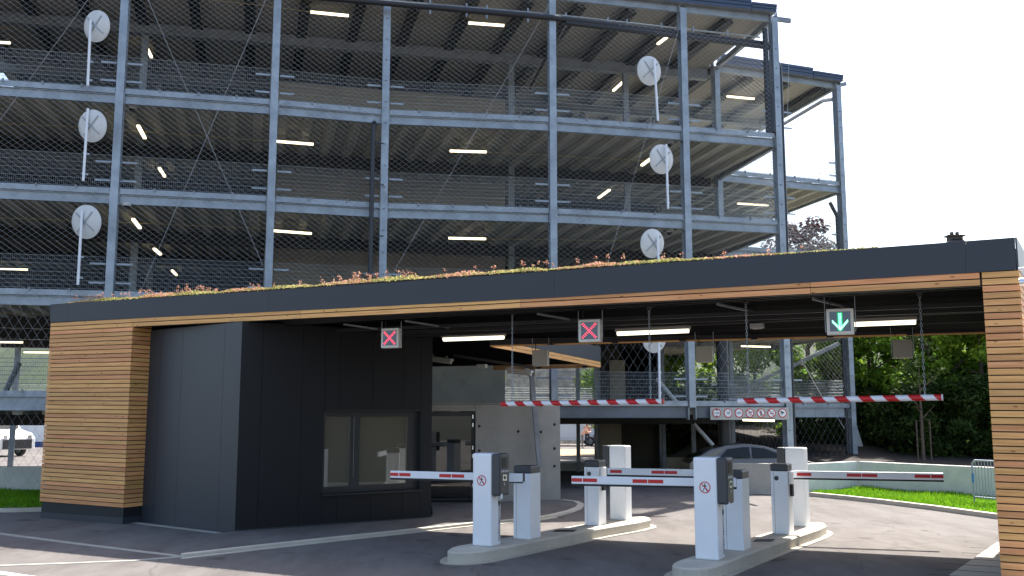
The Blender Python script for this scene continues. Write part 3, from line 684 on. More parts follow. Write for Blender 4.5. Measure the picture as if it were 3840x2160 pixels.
# wire net
def net(p, q, z0, z1, wd, ht, r=.0026, off=-.13, name='wire_net'):
    d = (q-p).normalized(); nn = Vector((-d.y, d.x)); L = (q-p).length; H = z1-z0; o = p + nn*off; b = MB()
    sl_ = ht/wd
    for sgn in (1, -1):
        n0 = -int(H/ht)-2; n1 = int(L/wd)+int(H/ht)+3
        for k in range(n0, n1):
            x0 = k*wd if sgn > 0 else k*wd
            # line x = x0 + sgn * (z)/sl_
            za, zb = 0.0, H; xa = x0 + sgn*za/sl_; xb = x0 + sgn*zb/sl_
            lo, hi = 0.0, 1.0
            dx = xb-xa
            t0 = (0-xa)/dx; t1 = (L-xa)/dx
            if t0 > t1: t0, t1 = t1, t0
            lo = max(lo, t0); hi = min(hi, t1)
            if hi-lo < .002: continue
            A_ = V3(o+d*(xa+dx*lo), z0+H*lo); B_ = V3(o+d*(xa+dx*hi), z0+H*hi)
            b.tube(A_, B_, r, 3)
    b.build(name, M['wire'], gar)
for a_, c2 in (('a', 'A'), ('A', 'B'), ('B', 'C'), ('C', 'D'), ('D', 'E'), ('E', 'F')):
    net(PT[a_], PT[c2], ZL[1]+.2, ZROOF+.2, .20, .145)
net(PT['H'], PT['G'], ZL[1]+.2, ZROOF+.2, .20, .145, r=.0022)
net(PT['F'], PT['H'], ZL[1]+.2, ZROOF+.1, .20, .145, r=.0024)
net(PT['G'], PT['G']+rib*9, ZL[0]+.2, ZROOF+.1, .24, .18, r=.002)
net(PT['a'], PT['A'], .3, ZL[1]+.2, .22, .36, r=.003)
net(PT['D'], PT['F'], ZL[0]+.4, ZL[1]+.2, .26, .40, r=.0027); net(PT['H'], PT['G'], .5, ZL[1]+.2, .26, .40, r=.0027)
net(PT['F'], PT['H'], .6, ZL[1]+.2, .24, .36, r=.0026)
# brace cables, black pipes
def fac(x, y, a_, c2): return VPl(x, y, PT[a_], PT[c2])
def cable(pts, a_, c2, r=.005):
    nn = Vector((-(PT[c2]-PT[a_]).y, (PT[c2]-PT[a_]).x)).normalized(); b = MB(); b.path([fac(x, y, a_, c2)-V3(nn, 0)*.17 for x, y in pts], r, 6); b.build('brace_cable', M['wire'], gar)
cable([(530, -56), (986, 998)], 'A', 'B'); cable([(1030, -70), (532, 1093)], 'A', 'B'); cable([(370, -40), (-60, 550)], 'a', 'A')
cable([(2060, 20), (1460, 1050)], 'C', 'D'); cable([(2546, 90), (2262, 1020)], 'D', 'E')
b = MB(); b.path([fac(1408, 468, 'B', 'C')+Vector((0, -.2, 0)), fac(1406, 478, 'B', 'C')+Vector((0, -.3, 0)), fac(1393, 1060, 'B', 'C')+Vector((0, -.3, 0))], .065, 14); 
for yy in (545, 890, 700): q = fac(1400, yy, 'B', 'C')+Vector((0, -.3, 0)); b.bar(q+Vector((-.1, 0, 0)), q+Vector((.32, .1, 0)), .03, .03)
b.build('downpipe', M['pipe'], gar, smooth=True)
q0 = PT['F']-tdF*.28; b = MB(); b.path([V3(q0, ZROOF-.25), V3(q0, 10.7)], .085, 14); b.path([V3(q0+tdF*.1, 11.9), V3(q0+tdF*.1, 10.72)], .16, 14); b.build('downpipe', M['pipe'], gar, smooth=True)
q1 = PT['F']+tdF*.20; b = MB(); b.path([V3(q1-tdF*.1, ZROOF-1.2), V3(q1, ZROOF-1.5), V3(q1, .3)], .055, 12); b.build('downpipe', M['pipe'], gar, smooth=True)
q1 = PT['G']-tdG*.24; b = MB(); b.path([V3(q1-tdG*.3, 9.9), V3(q1, 9.4), V3(q1, .6)], .07, 12); b.build('downpipe', M['pipe'], gar, smooth=True)
b = MB(); b.path([G(1100, -18, 13.7), G(2070, 66, 13.7), G(2880, 166, 13.7)], .085, 12); b.build('drain_pipe', M['pipe'], gar, smooth=True)
b = MB(); b.path([G(2120, 85, 13.6), G(2885, 178, 13.5)], .075, 12); b.path([G(2120, 85, 13.6), G(1990, 330, 13.7)], .07, 10); b.build('drain_pipe', M['pipe'], gar, smooth=True)
b = MB(); b.path([G(1460, 2, 14.0), G(2050, 52, 14.0), G(2560, 108, 14.0), G(2850, 140, 14.0)], .028, 8)
for x, y in ((1613, 22), (1750, 33), (1826, 40), (1980, 52), (2122, 68), (2280, 85), (2352, 92), (2480, 106), (2600, 118), (2728, 132)):
    q = G(x, y-8, 14.0); b.bar(q+UP*.1, q-UP*.32, .05, .05)
b.build('conduit', M['galv'], gar)
b = MB(); b.path([W(3125, 372, 36), W(3085, 378, 37.5), W(2930, 470, 44)], .08, 10); b.build('drain_pipe', M['pipe'], gar)
# diagonal steel tubes at the ground storeys
for q in (((2462, 1420), (2552, 1525)), ((2602, 1590), (2673, 1670))): b = MB(); b.tube(W(*q[0], 33), W(*q[1], 33), .07, 10); b.build('brace_tube', M['white'], gar, smooth=True)
for q in ((W(2972, 1372, 37.5), W(3145, 1288, 37.5)), (W(2740, 1480, 39), W(2930, 1390, 39))): b = MB(); b.bar(*q, .12, .14); b.build('ramp_stringer', M['galv_d'], gar)
b = MB(); b.tube(W(2978, 1300, 37), W(3115, 1545, 37), .015, 6); b.tube(W(3140, 1565, 37), W(3170, 1612, 37), .015, 6); b.build('brace_cable', M['white'], gar)
b = MB(); b.tube(W(10, 1490, 30), W(72, 1362, 30), .09, 8); b.build('brace_tube', M['galvdk'], gar)
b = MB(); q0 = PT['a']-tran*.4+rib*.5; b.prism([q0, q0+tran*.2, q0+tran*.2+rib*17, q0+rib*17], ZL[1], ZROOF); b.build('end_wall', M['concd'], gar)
# stair core
CX0, CX1, CY = -8.2, -.25, 32.2
b = MB(); b.prism([Vector((CX0, CY)), Vector((CX1, CY+2.0)), Vector((CX1-1.5, CY+7)), Vector((CX0-1.5, CY+5))], 0, 13.6); b.build('stair_core', M['core'], gar)
b = MB(); rb = [PT['a']+rib*16.9, PT['E']+rib*16.9, PT['E']+rib*17.1, PT['a']+rib*17.1]; b.prism(rb, ZL[1], ZROOF); b.build('rear_wall', M['concd'], gar)  # dark wall added so the upper storeys stay dark at the back
b = MB(); rb = [PT['E']+rib*16.9, PT['H']+rib*13.1, PT['H']+rib*13.3, PT['E']+rib*17.1]; b.prism(rb, ZL[1], ZL[3]); b.build('rear_wall', M['concd'], gar)  # same added dark backing, continued to the right wing
# ground-level interior: back walls with openings
def iw(x0, x1, Yw, z0, z1, m, name='inner_wall', th=.2):
    A_ = W(x0, 1600, Yw); B_ = W(x1, 1600, Yw); b = MB(); b.prism([Vector((A_.x, Yw)), Vector((B_.x, Yw)), Vector((B_.x, Yw+th)), Vector((A_.x, Yw+th))], z0, z1); return b.build(name, m, gar)
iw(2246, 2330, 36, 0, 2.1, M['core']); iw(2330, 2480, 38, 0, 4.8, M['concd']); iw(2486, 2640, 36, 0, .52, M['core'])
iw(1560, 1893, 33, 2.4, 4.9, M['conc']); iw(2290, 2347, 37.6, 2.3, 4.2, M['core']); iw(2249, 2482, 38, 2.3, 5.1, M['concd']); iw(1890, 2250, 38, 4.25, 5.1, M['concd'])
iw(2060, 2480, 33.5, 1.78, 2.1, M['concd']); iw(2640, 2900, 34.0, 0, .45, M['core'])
iw(2100, 2200, 36.5, 0, .28, M['concl'])  # low pale strip standing in for a sunlit patch inside the entrance
for x, Yw in ((2168, 36), (2244, 36), (2488, 36), (2600, 35.5), (2748, 34.5)):
    p = W(x, 1600, Yw); b = MB(); b.box(p, (1, 0), (0, 1), .13, .2, 0, 4.8); b.build('inner_column', M['galv_d'], gar)
for x, Yw, zz in ((1880, 33.2, 2.35), (2105, 28.5, 2.4)):
    pass
# plinth under the net on the left and right
b = MB(); A_, B_ = G(-500, 1846), G(330, 1846); b.prism([Vector(A_[:2]), Vector(B_[:2]), Vector(B_[:2])+Vector((0, .25)), Vector(A_[:2])+Vector((0, .25))], 0, VPl(50, 1750, A_, B_).z)
tag(b.build('low_wall', M['concl']), 'low pale concrete wall behind the grass at the far left edge', 'wall')
b = MB(); pr = [PT['H']+tdG*-.6-Vector((0, .3)), PT['G']+tdG*.9-Vector((0, .3)), PT['G']+tdG*.9+rib*.6, PT['H']-tdG*.6+rib*.6]; b.prism(pr, 0, .5); b.build('plinth', M['conc'], gar)
print('garage ok')
# ------------------------------------------------------------------ garage tube lights
GL = 'lit tube lights inside the parking garage'
lamp_rows = [
 (0, 159, 38, 161, ZROOF-.1, 'lit tube light at the left photo edge, highest garage storey'),
 (545, 168, 568, 215, ZROOF-.1, 'steeply angled lit tube right of the leftmost column, highest garage storey'),
 (1165, 45, 1307, 59, ZROOF-.1, 'long lit tube under the garage roof, right of the second column from the left'),
 (1757, 86, 1890, 96, ZROOF-.1, 'long lit tube under the garage roof, directly below the thin grey conduit'),
 (2467, 165, 2500, 140, ZROOF-.1, 'short slanting lit tube under the garage roof just right of the top right mirror'),
 (2300, 340, 2341, 303, ZROOF-.1, 'slanting lit tube just left of the top right mirror'),
 (2726, 361, 2828, 371, ZROOF-.1, 'lit tube in the set-back right wing, top storey'),
 (518, 472, 543, 518, ZL[3]-.1, 'steeply angled lit tube beside the leftmost column, second storey from the top'),
 (1036, 530, 1175, 541, ZL[3]-.1, 'long lit tube touching the second column, second storey from the top'),
 (1687, 566, 1824, 570, ZL[3]-.1, 'long lit tube in the middle bay, second storey from the top'),
 (2407, 620, 2440, 595, ZL[3]-.1, 'slanting lit tube behind the middle right mirror'),
 (597, 630, 618, 662, ZL[3]-.1, 'small angled lit tube seen through the railing under the crossing cables'),
 (2245, 742, 2286, 712, ZL[3]-.1, 'small slanting lit tube seen through the railing left of the middle right mirror pole'),
 (2766, 763, 2880, 770, ZL[3]-.3, 'lit tube in the set-back right wing, second storey from the top'),
 (499, 822, 525, 855, ZL[2]-.1, 'angled lit tube right of the leftmost column, third storey from the top'),
 (1022, 865, 1168, 876, ZL[2]-.1, 'long lit tube beside the second column, third storey from the top'),
 (1682, 893, 1822, 896, ZL[2]-.1, 'long lit tube in the middle bay just above the planted roof'),
 (578, 933, 602, 954, ZL[2]-.1, 'small angled lit tube, middle one of the falling row above the planted roof'),
 (645, 1014, 662, 1032, ZL[2]-.1, 'small angled lit tube near the bottom of the falling row above the planted roof'),
 (0, 1009, 103, 1011, ZL[2]-.1, 'lit tube at the left photo edge behind the lowest left mirror'),
 (105, 1078, 213, 1079, ZL[2]-.1, 'lit tube just above the bottom garage beam at the left'),
 (0, 1283, 85, 1284, ZL[1]-.1, 'lit tube at the left photo edge beside the larch wall'),
 (90, 1321, 183, 1322, ZL[1]-.1, 'lit tube ending against the larch wall at the left'),
 (2214, 1406, 2283, 1408, ZL[1]-.1, 'lit tube below the tip of the rear canopy roof'),
 (2313, 1386, 2390, 1390, ZL[1]-.1, 'lit tube left of the lowest mirror pole, under the canopy edge'),
 (2438, 1362, 2522, 1366, ZL[1]-.1, 'lit tube crossing behind the lowest mirror pole'),
 (2781, 1298, 2888, 1301, ZL[1]-.1, 'lit tube just under the canopy rear edge, right of the black round stack'),
 (2791, 1575, 2898, 1577, ZL[0]-.05, 'lit tube just under the prohibition sign board'),
]
for x0, y0, x1, y1, z, lab in lamp_rows:
    A_, B_ = G(x0, y0, z), G(x1, y1, z)
    t_ = thing('tube_light', lab, 'tube light', (A_+B_)/2, GL)
    d = (B_-A_).normalized()
    b = MB(); b.bar(A_, B_, .085, .055); b.build('diffuser', M['lampgl2'], t_)
    b = MB(); b.bar(A_-d*.02+UP*.05, B_+d*.02+UP*.05, .10, .04); b.build('housing', M['lampbody'], t_)
for x, y, z, lab in ((496, 410, ZL[3]-.05, 'small dome camera beside the leftmost column, under the third deck'), (474, 773, ZL[2]-.05, 'small dome camera beside the leftmost column, above the planted roof'), (2512, 872, ZL[2]-.05, 'small dome camera right of the lowest big mirror'), (2512, 540, ZL[3]-.05, 'small dome camera above the middle right mirror')):
    p = G(x, y, z); t_ = thing('dome_camera', lab, 'camera', p, 'dome cameras under the garage decks'); b = MB(); b.disc(p, (0, 0, 1), .12, .09, 16); b.build('housing', M['lampoff'], t_)
    b = MB(); b.tube(p-UP*.07, p-UP*.002, .04, 14, .09); b.build('dome', M['black'], t_)

for pts, z in (([(-20, 462), (285, 475), (1036, 531)], ZL[3]-.06), ([(-20, 816), (270, 826), (1010, 858)], ZL[2]-.06), ([(-20, 1173), (200, 1178)], ZL[1]-.06), ([(700, -10), (1000, 22), (1165, 45)], ZROOF-.06), ([(1824, 570), (2420, 603)], ZL[3]-.06), ([(1822, 896), (2500, 905)], ZL[2]-.06)):
    b = MB(); b.path([G(x, y, z) for x, y in pts], .011, 5); b.build('lamp_cable', M['cable'], gar)
# ------------------------------------------------------------------ traffic mirrors seen from behind
def mirror(cxp, cyp, rx, ry, ptop, pbot, Yd, lab):
    c = W(cxp, cyp, Yd); r = ry/F*Yd*1.0
    t_ = thing('traffic_mirror', lab, 'mirror', c, 'round mirrors on white poles outside the garage')
    yaw = math.acos(min(1, rx/ry)); sg = -1 if cxp < 1200 else 1
    nrm = Vector((sg*math.sin(yaw)*.9, -1, -.18)).normalized()
    b = MB(); b.tube(c + nrm*.05, c, r*.72, 32, r*.96); b.tube(c, c-nrm*.03, r, 32); b.build('mirror_back', M['mirror_back'], t_, smooth=True)
    ax = nrm.cross(UP).normalized(); ay = ax.cross(nrm); b = MB()
    for a_ in (45, 135, 225, 315):
        v = ax*math.cos(R(a_))+ay*math.sin(R(a_)); b.bar(c+nrm*.075, c+nrm*.06+v*r*.8, .03, .012, up=nrm)
    b.build('bracket', M['galv'], t_)
    T_ = W(*ptop, Yd-.1); B_ = W(*pbot, Yd-.1); b = MB(); b.tube(T_, B_, .035, 12); b.build('pole', M['white'], t_, smooth=True)
    for f_ in (.62, .9):
        q = T_.lerp(B_, f_); b = MB(); b.bar(q+Vector((-.06, 0, 0)), q+Vector((.07, .1, 0)), .02, .05); b.build('clamp', M['galv'], t_)
mirror(362, 98, 57, 62, (340, 75), (329, 322), 24.3, 'round white mirror back on a pole, top one of the three at the left')
mirror(346, 472, 60, 63, (330, 407), (312, 678), 24.3, 'round white mirror back on a pole, middle one of the three at the left')
mirror(323, 832, 62, 65, (308, 790), (292, 1068), 24.3, 'round white mirror back on a pole, lowest of the three at the left')
mirror(2435, 265, 44, 57, (2453, 219), (2467, 453), 27.2, 'round white mirror back, topmost of the right-hand stack')
mirror(2481, 597, 43, 57, (2498, 541), (2505, 783), 27.2, 'round white mirror back, middle one above the canopy at the right')
mirror(2447, 913, 42, 56, (2466, 886), (2470, 1010), 27.2, 'round white mirror back half sunk behind the planted roof')
mirror(2455, 1268, 42, 56, (2470, 1230), (2474, 1500), 27.2, 'round mirror hanging low behind the canopy rear edge, only its lower half visible')
print('mirrors ok')

# ------------------------------------------------------------------ prohibition board on the entrance beam
sA, sB = fac(2654, 1540, 'D', 'F'), fac(2947, 1540, 'D', 'F')
fd = (sB-sA); fd.z = 0; fd.normalize(); fn = Vector((fd.y, -fd.x, 0))
zt_s, zb_s = fac(2800, 1528, 'D', 'F').z, fac(2800, 1574, 'D', 'F').z
bd = thing('sign_board', 'long grey board with seven round red-ringed signs above the garage entrance', 'sign', (sA+sB)/2)
o_ = fn*.18
b = MB(); b.hexa([V3(sA, zb_s)+o_, V3(sB, zb_s)+o_, V3(sB, zb_s)+o_-fn*.02, V3(sA, zb_s)+o_-fn*.02], [V3(sA, zt_s)+o_, V3(sB, zt_s)+o_, V3(sB, zt_s)+o_-fn*.02, V3(sA, zt_s)+o_-fn*.02]); b.build('board', M['signgrey'], bd)
def rsign(c, r, kind):
    o = c + fn*.004; b = MB(); b.disc(o, fn, r, .004, 32); ring = b.build('round_sign', M['red'], bd)
    b = MB(); b.disc(o+fn*.002, fn, r*.8, .004, 32); f_ = b.build('sign_face', M['white'], bd); f_.parent = ring
    k = o+fn*.010
    def ink(b, m=M['blackink'], nm='pictogram'):
        q = b.build(nm, m, bd); q.parent = ring
    P = lambda x, y, e=0: k + fd*x*r + UP*y*r + fn*e
    if kind in ('2.10m', '10', 'GPL'):
        q = txt_mesh(kind, {'2.10m': .62, '10': 1.0, 'GPL': .72}[kind]*r, P(0, 0), fd, UP, M['blackink'], 'lettering', bd, .001); q.parent = ring
        if kind == '2.10m':
            b = MB()
            for s_ in (1, -1): b.hexa([P(-.3, .8*s_), P(.3, .8*s_), P(0, .42*s_)], [P(-.3, .8*s_, .002), P(.3, .8*s_, .002), P(0, .42*s_, .002)])
            ink(b)
    elif kind == 'cam':
        b = MB(); b.bar(P(-.45, .35), P(.3, -.0), .004, r*.3, up=UP); b.bar(P(-.5, -.1), P(-.1, -.3), .004, r*.12); b.bar(P(-.1, .1), P(-.2, -.3), .004, r*.12); ink(b)
    elif kind == 'ped':
        b = MB(); b.disc(P(0, .5), fn, r*.13, .002, 12); b.bar(P(0, .36), P(0, -.15), .003, r*.3, up=fd); b.bar(P(-.1, -.1), P(-.1, -.62), .003, r*.11, up=fd); b.bar(P(.1, -.1), P(.1, -.62), .003, r*.11, up=fd); ink(b)
    elif kind == 'smoke':
        b = MB(); b.bar(P(-.5, -.1), P(.4, -.1), .003, r*.12); b.bar(P(.3, .05), P(.42, .45), .003, r*.06, up=fd); b.bar(P(.42, .45), P(.2, .3), .003, r*.06, up=fd); ink(b)
    elif kind == 'wash':
        b = MB(); b.bar(P(-.1, .32), P(.5, .1), .003, r*.16); b.bar(P(-.55, -.05), P(-.2, -.2), .003, r*.08); b.bar(P(-.2, -.45), P(.15, -.42), .003, r*.1); ink(b)
    if kind in ('ped', 'smoke', 'wash'):
        b = MB(); b.bar(P(-.58, .58, .003), P(.58, -.58, .003), .003, r*.16, up=(fd+UP)); ink(b, M['red'], 'slash')
for x, kd in zip((2677, 2719.5, 2760.5, 2801, 2842, 2882, 2922.5), ('2.10m', '10', 'GPL', 'wash', 'ped', 'smoke', 'cam')):
    c = fac(x, 1549, 'D', 'F') + o_; rsign(c, .135, kd)

# ------------------------------------------------------------------ lane signals under the canopy
def lane_signal(x0, x1, y0, y1, off, kind, lab, yr):
    A_ = T(x0, (y0+y1)/2, off); w_ = None
    B_ = T(x1, (y0+y1)/2, off); zc_ = (T((x0+x1)/2, y0, off).z + T((x0+x1)/2, y1, off).z)/2; h = (T((x0+x1)/2, y0, off).z - T((x0+x1)/2, y1, off).z)
    c = (A_+B_)/2; c.z = zc_; front = kind != 'back'
    # face looks to the drivers: front ones face -N
    yaw = R(-22); ax = Vector((math.cos(yaw), math.sin(yaw), 0)); nn = Vector((ax.y, -ax.x, 0)) ; s = h*.98
    t_ = thing('lane_signal', lab, 'lane signal', c, 'lane signals facing the entry' if front else 'lane signals seen from behind')
    Q = lambda u, v, e: c + ax*u*s/2 + UP*v*s/2 + nn*e
    D_ = .13
    b = MB(); b.hexa([Q(-1, -1, 0), Q(1, -1, 0), Q(1, -1, -D_), Q(-1, -1, -D_)], [Q(-1, 1, 0), Q(1, 1, 0), Q(1, 1, -D_), Q(-1, 1, -D_)])
    b.build('housing', M['boxgrey'] if front else M['boxback'], t_, bevel=.006)
    for u in (-1.12, 1.12):
        b = MB(); b.tube(Q(u, -.6, -.06), Vector((Q(u, 1, -.06).x, Q(u, 1, -.06).y, yr)), .006, 6); b.bar(Q(u, -.7, -.06), Q(u*.95, -.7, -.06), .02, .03); b.bar(Q(u, .6, -.06), Q(u*.95, .6, -.06), .02, .03)
        b.build('hanger_rod', M['galv'], t_)
    b = MB(); b.tube(Q(-.7, 1, -.07), Vector((Q(-.7, 1, -.07).x, Q(-.7, 1, -.07).y, yr)), .008, 6); b.build('cable', M['black'], t_)
    if front:
        b = MB(); b.hexa([Q(-.76, -.76, .002), Q(.76, -.76, .002), Q(.76, .76, .002), Q(-.76, .76, .002)], [Q(-.76, -.76, .006), Q(.76, -.76, .006), Q(.76, .76, .006), Q(-.76, .76, .006)])
        b.build('display', M['disp'], t_)
        b = MB()
        def led(u, v): b.disc(Q(u, v, .006), nn, s*.019, .006, 6)
        if kind == 'cross':
            for i in range(10):
                f_ = -.6+i*1.2/9
                for dd in (-.045, .045): led(f_+dd, f_-dd); led(f_+dd, -f_+dd)
            b.build('red_cross', M['ledr'], t_)
        else:
            for i in range(13):
                for dd in (-.06, .06): led(.0+dd, .6-i*1.2/12)
            for i in range(9):
                for dd in (0, .12):
                    led(-.55+i*.55/8+.0, -.05-i*.6/8+dd); led(.55-i*.55/8, -.05-i*.6/8+dd)
            b.build('green_arrow', M['ledg'], t_)
            b = MB(); b.hexa([Q(-.2, -.7, .0062), Q(.2, -.7, .0062), Q(.2, .7, .0062), Q(-.2, .7, .0062)], [Q(-.2, -.7, .0072), Q(.2, -.7, .0072), Q(.2, .7, .0072), Q(-.2, .7, .0072)]); b.build('display_glow', M['ledgd'], t_)
lane_signal(1428, 1495, 1230, 1305, .8, 'cross', 'lane signal with a red cross, nearest the dark booth', 3.74)
lane_signal(2168, 2252, 1197, 1283, .8, 'cross', 'lane signal with a red cross in the middle of the canopy', 3.74)
lane_signal(3102, 3199, 1156, 1255, .8, 'arrow', 'lane signal with a green down arrow', 3.74)
lane_signal(1994, 2053, 1312, 1372, 4.0, 'back', 'grey signal box seen from behind, left one near the sloping rear roof', 3.62)
lane_signal(2607, 2673, 1297, 1359, 4.2, 'back', 'grey signal box seen from behind, between the mirror pole and the black stack', 3.62)
lane_signal(3348, 3421, 1273, 1343, 4.5, 'back', 'grey signal box seen from behind, against the green trees', 3.62)
# canopy lamps
def clamp_(x0, x1, y, off, lab, lit=True, y2=None):
    A_ = T(x0, y, off); B_ = T(x1, y2 or y, off); z = (A_.z+B_.z)/2; 
    if y2 is None: B_.z = A_.z = z
    t_ = thing('batten_lamp', lab, 'lamp', (A_+B_)/2, 'lit batten lamps under the canopy' if lit else 'unlit batten lamps under the rear roof'); d = (B_-A_).normalized()
    b = MB(); b.tube(A_, B_, .044, 14); b.build('diffuser', M['lampglow'] if lit else M['lampoff'], t_, smooth=True)
    b = MB(); b.bar(A_-d*.03+UP*.055, B_+d*.03+UP*.055, .13, .06); b.build('housing', M['lampoff'] if not lit else M['boxback'], t_, bevel=.01)
    for f_ in (.15, .8):
        q = A_.lerp(B_, f_); b = MB(); b.bar(q+UP*.06, q+UP*.13, .05, .04); b.build('mount', M['boxback'], t_)
clamp_(1664, 1888, 1272, 3.1, 'lit batten lamp under the canopy, nearest the booth', y2=1264)
clamp_(2316, 2582, 1250, 3.0, 'lit batten lamp under the canopy between the middle red cross and the green arrow', y2=1239)
clamp_(3201, 3434, 1215, 3.0, 'lit batten lamp beside the green arrow', y2=1206)
clamp_(1610, 1692, 1348, 5.6, 'unlit batten lamp beside the booth wall', False, y2=1359)
clamp_(1905, 1992, 1393, 6.4, 'unlit batten lamp behind the left height-bar chain', False, y2=1403)
for x, y, off, lab in ((2839, 1222, 3.0, 'small white sensor box on the canopy beam by the chain'), (1808, 1373, 5.6, 'small white sensor box between the two unlit lamps')):
    p = T(x, y, off); b = MB(); b.box(p, C3, N3, .22, .12, p.z-.04, p.z+.04); b.box(p, C3, N3, .15, .09, p.z-.052, p.z-.0405)
    tag(b.build('sensor_box', M['lampoff'], bevel=.008), lab, 'sensor')
b = MB(); A_ = T(1700, 1349, 5.6); B_ = T(2000, 1395, 6.3); b.bar(A_+UP*.1, B_+UP*.1, .06, .06); b.build('cable_tray', M['beamdk'], can)
# height bars and chains
def hbar(x0, y0, x1, y1, chains, lab, off=.85, first=True):
    A_ = T(x0, y0, off); B_ = T(x1, y1, off); t_ = thing('height_bar', lab, 'height bar', (A_+B_)/2); d = (B_-A_).normalized(); L = (B_-A_).length
    r = .042; nseg = int(round(L/.158)); b = MB(); n = 14
    x = d.orthogonal().normalized(); x = UP.cross(d).normalized(); y = d.cross(x)
    # helical red/white sheath: build quads with material by phase
    steps = nseg*10
    for i in range(steps):
        for j in range(n):
            a0, a1 = 2*math.pi*j/n, 2*math.pi*(j+1)/n; s0, s1 = i/steps, (i+1)/steps
            ph = (s0*nseg/2 + (.5 if x0 < 2000 else 0) - j/n*.55 + 10) % 1
            b.mat(1 if ph < .5 else 0)
            pt = lambda s_, a_: A_ + d*L*s_ + x*math.cos(a_)*r + y*math.sin(a_)*r
            b.quad(pt(s0, a0), pt(s1, a0), pt(s1, a1), pt(s0, a1))
    b.build('striped_bar', [M['white_r'], M['red']], t_, smooth=True)
    for q, dd in ((A_, -d), (B_, d)): b = MB(); b.disc(q, dd, r+.002, .02, 14); b.build('end_cap', M['red'] if x0 < 2000 else M['white_r'], t_)
    for (xc, yt) in chains:
        P_ = T(xc, (y0+y1)/2, off); f_ = (P_-A_).dot(d); q = A_+d*f_ + UP*r; top = T(xc, yt, off).z
        b = MB(); b.disc(q-UP*.02, UP, .012, .05, 8)
        z = q.z; k = 0
        while z < top:
            ax = C3 if k % 2 else N3; c = Vector((q.x, q.y, z)); lw = .014; lh = .03
            pts = [c+ax*lw*math.cos(u)+UP*(lh*math.sin(u)+.02) for u in [i*math.pi/3 for i in range(7)]]
            b.path(pts, .0042, 4); z += .048; k += 1
        b.build('chain', M['galv'], t_)
        b = MB(); c = Vector((q.x, q.y, top)); b.hexa([c+C3*.02-N3*.02, c+C3*.02+N3*.02, c-C3*.02+N3*.02, c-C3*.02-N3*.02], [c+UP*.13+C3*.07-N3*.04, c+UP*.13+C3*.07+N3*.04, c+UP*.13-C3*.07+N3*.04, c+UP*.13-C3*.07-N3*.04])
        b.build('chain_bracket', M['black'], t_)
hbar(1886, 1515, 2484, 1505.5, ((1921, 1182), (2440, 1165)), 'red and white striped height bar on chains, left one in front of the concrete wall')
hbar(2773, 1504.5, 3531, 1490, ((2808, 1140), (3470, 1112)), 'red and white striped height bar on chains, right one before the dark trees')
print('hangings ok')

# ------------------------------------------------------------------ islands, machines, barriers
IZ = .16
def smooth_poly(P, it=2):
    for _ in range(it):
        Q = []
        for i in range(len(P)):
            a_, b_ = P[i], P[(i+1) % len(P)]
            Q += [a_*.75+b_*.25, a_*.25+b_*.75]
        P = Q
    return P
def offset_poly(P, r):
    c = sum(P, Vector((0, 0)))/len(P); out = []
    n = len(P)
    for i in range(n):
        d = (P[(i+1) % n]-P[i-1]).normalized(); out.append(P[i] + Vector((d.y, -d.x))*r)
    return out
def island(S_, lab):
    P = [Vector(G(x, y, IZ)[:2]) for x, y in S_]
    ar = sum(P[i].x*P[(i+1) % len(P)].y-P[(i+1) % len(P)].x*P[i].y for i in range(len(P)))
    if ar < 0: P.reverse()
    P = smooth_poly(P, 1); t_ = thing('lane_island', lab, 'traffic island', V3(sum(P, Vector((0, 0)))/len(P), 0))
    b = MB(); n = len(P); In = offset_poly(P, -.022); Out = P
    b.hexa([V3(p, 0) for p in Out], [V3(p, IZ-.02) for p in Out]); b.hexa([V3(p, IZ-.02) for p in Out], [V3(p, IZ) for p in In]); b.build('kerbstone', M['kerbc'], t_)
    A_ = offset_poly(P, .11); b = MB(); b.hexa([V3(p, 0) for p in A_], [V3(p, .012) for p in A_]); b.build('apron', M['apron'], t_)
    return t_
i1 = island([(1672, 2066), (1697, 2049), (1769, 2037), (1887, 2017), (2033, 1991), (2184, 1966), (2274, 1948), (2390, 1936), (2436, 1938), (2440, 1950), (2246, 1981), (2100, 2010), (1988, 2032), (1891, 2051), (1813, 2066), (1765, 2071), (1700, 2072)], 'narrow concrete island under the left ticket machine')
o2 = lambda x, y: (2480+x/3.68, 1900+y/3.68)
i2 = island([o2(140, 805), o2(175, 760), o2(430, 675), o2(905, 540), o2(1265, 412), o2(1500, 345), o2(1855, 262), o2(2090, 208), o2(2250, 215), o2(2290, 270), o2(1850, 420), o2(1600, 505), o2(1250, 630), o2(900, 765), o2(700, 840), o2(480, 856), o2(260, 845)], 'narrow concrete island under the right ticket machine')
def grate(x0, x1, y0, y1, par):
    A_, B_, C_, D_ = G(x0, y1, IZ+.003), G(x1, y1, IZ+.003), G(x1+14, y0, IZ+.003), G(x0+14, y0, IZ+.003); b = MB()
    b.hexa([A_, B_, C_, D_], [q+UP*.004 for q in (A_, B_, C_, D_)]); b.build('drain_grate', M['black'], par)
grate(2072, 2150, 1987, 1994, i1); grate(2822, 2893, 2022, 2031, i2)
a3 = Vector((math.cos(R(-30)), math.sin(R(-30)), 0)); b3 = Vector((-a3.y, a3.x, 0))
def mbox(C, w0_, w1_, d0, d1, z0, z1, name, m, par, bev=.012):
    """box in the machine frame: along -a from corner (w0..w1) and along b (d0..d1)"""
    b = MB(); P = [C - a3*w1_ + b3*d0, C - a3*w0_ + b3*d0, C - a3*w0_ + b3*d1, C - a3*w1_ + b3*d1]
    b.prism([Vector(p[:2]) for p in P], z0, z1); return b.build(name, m, par, bevel=bev)
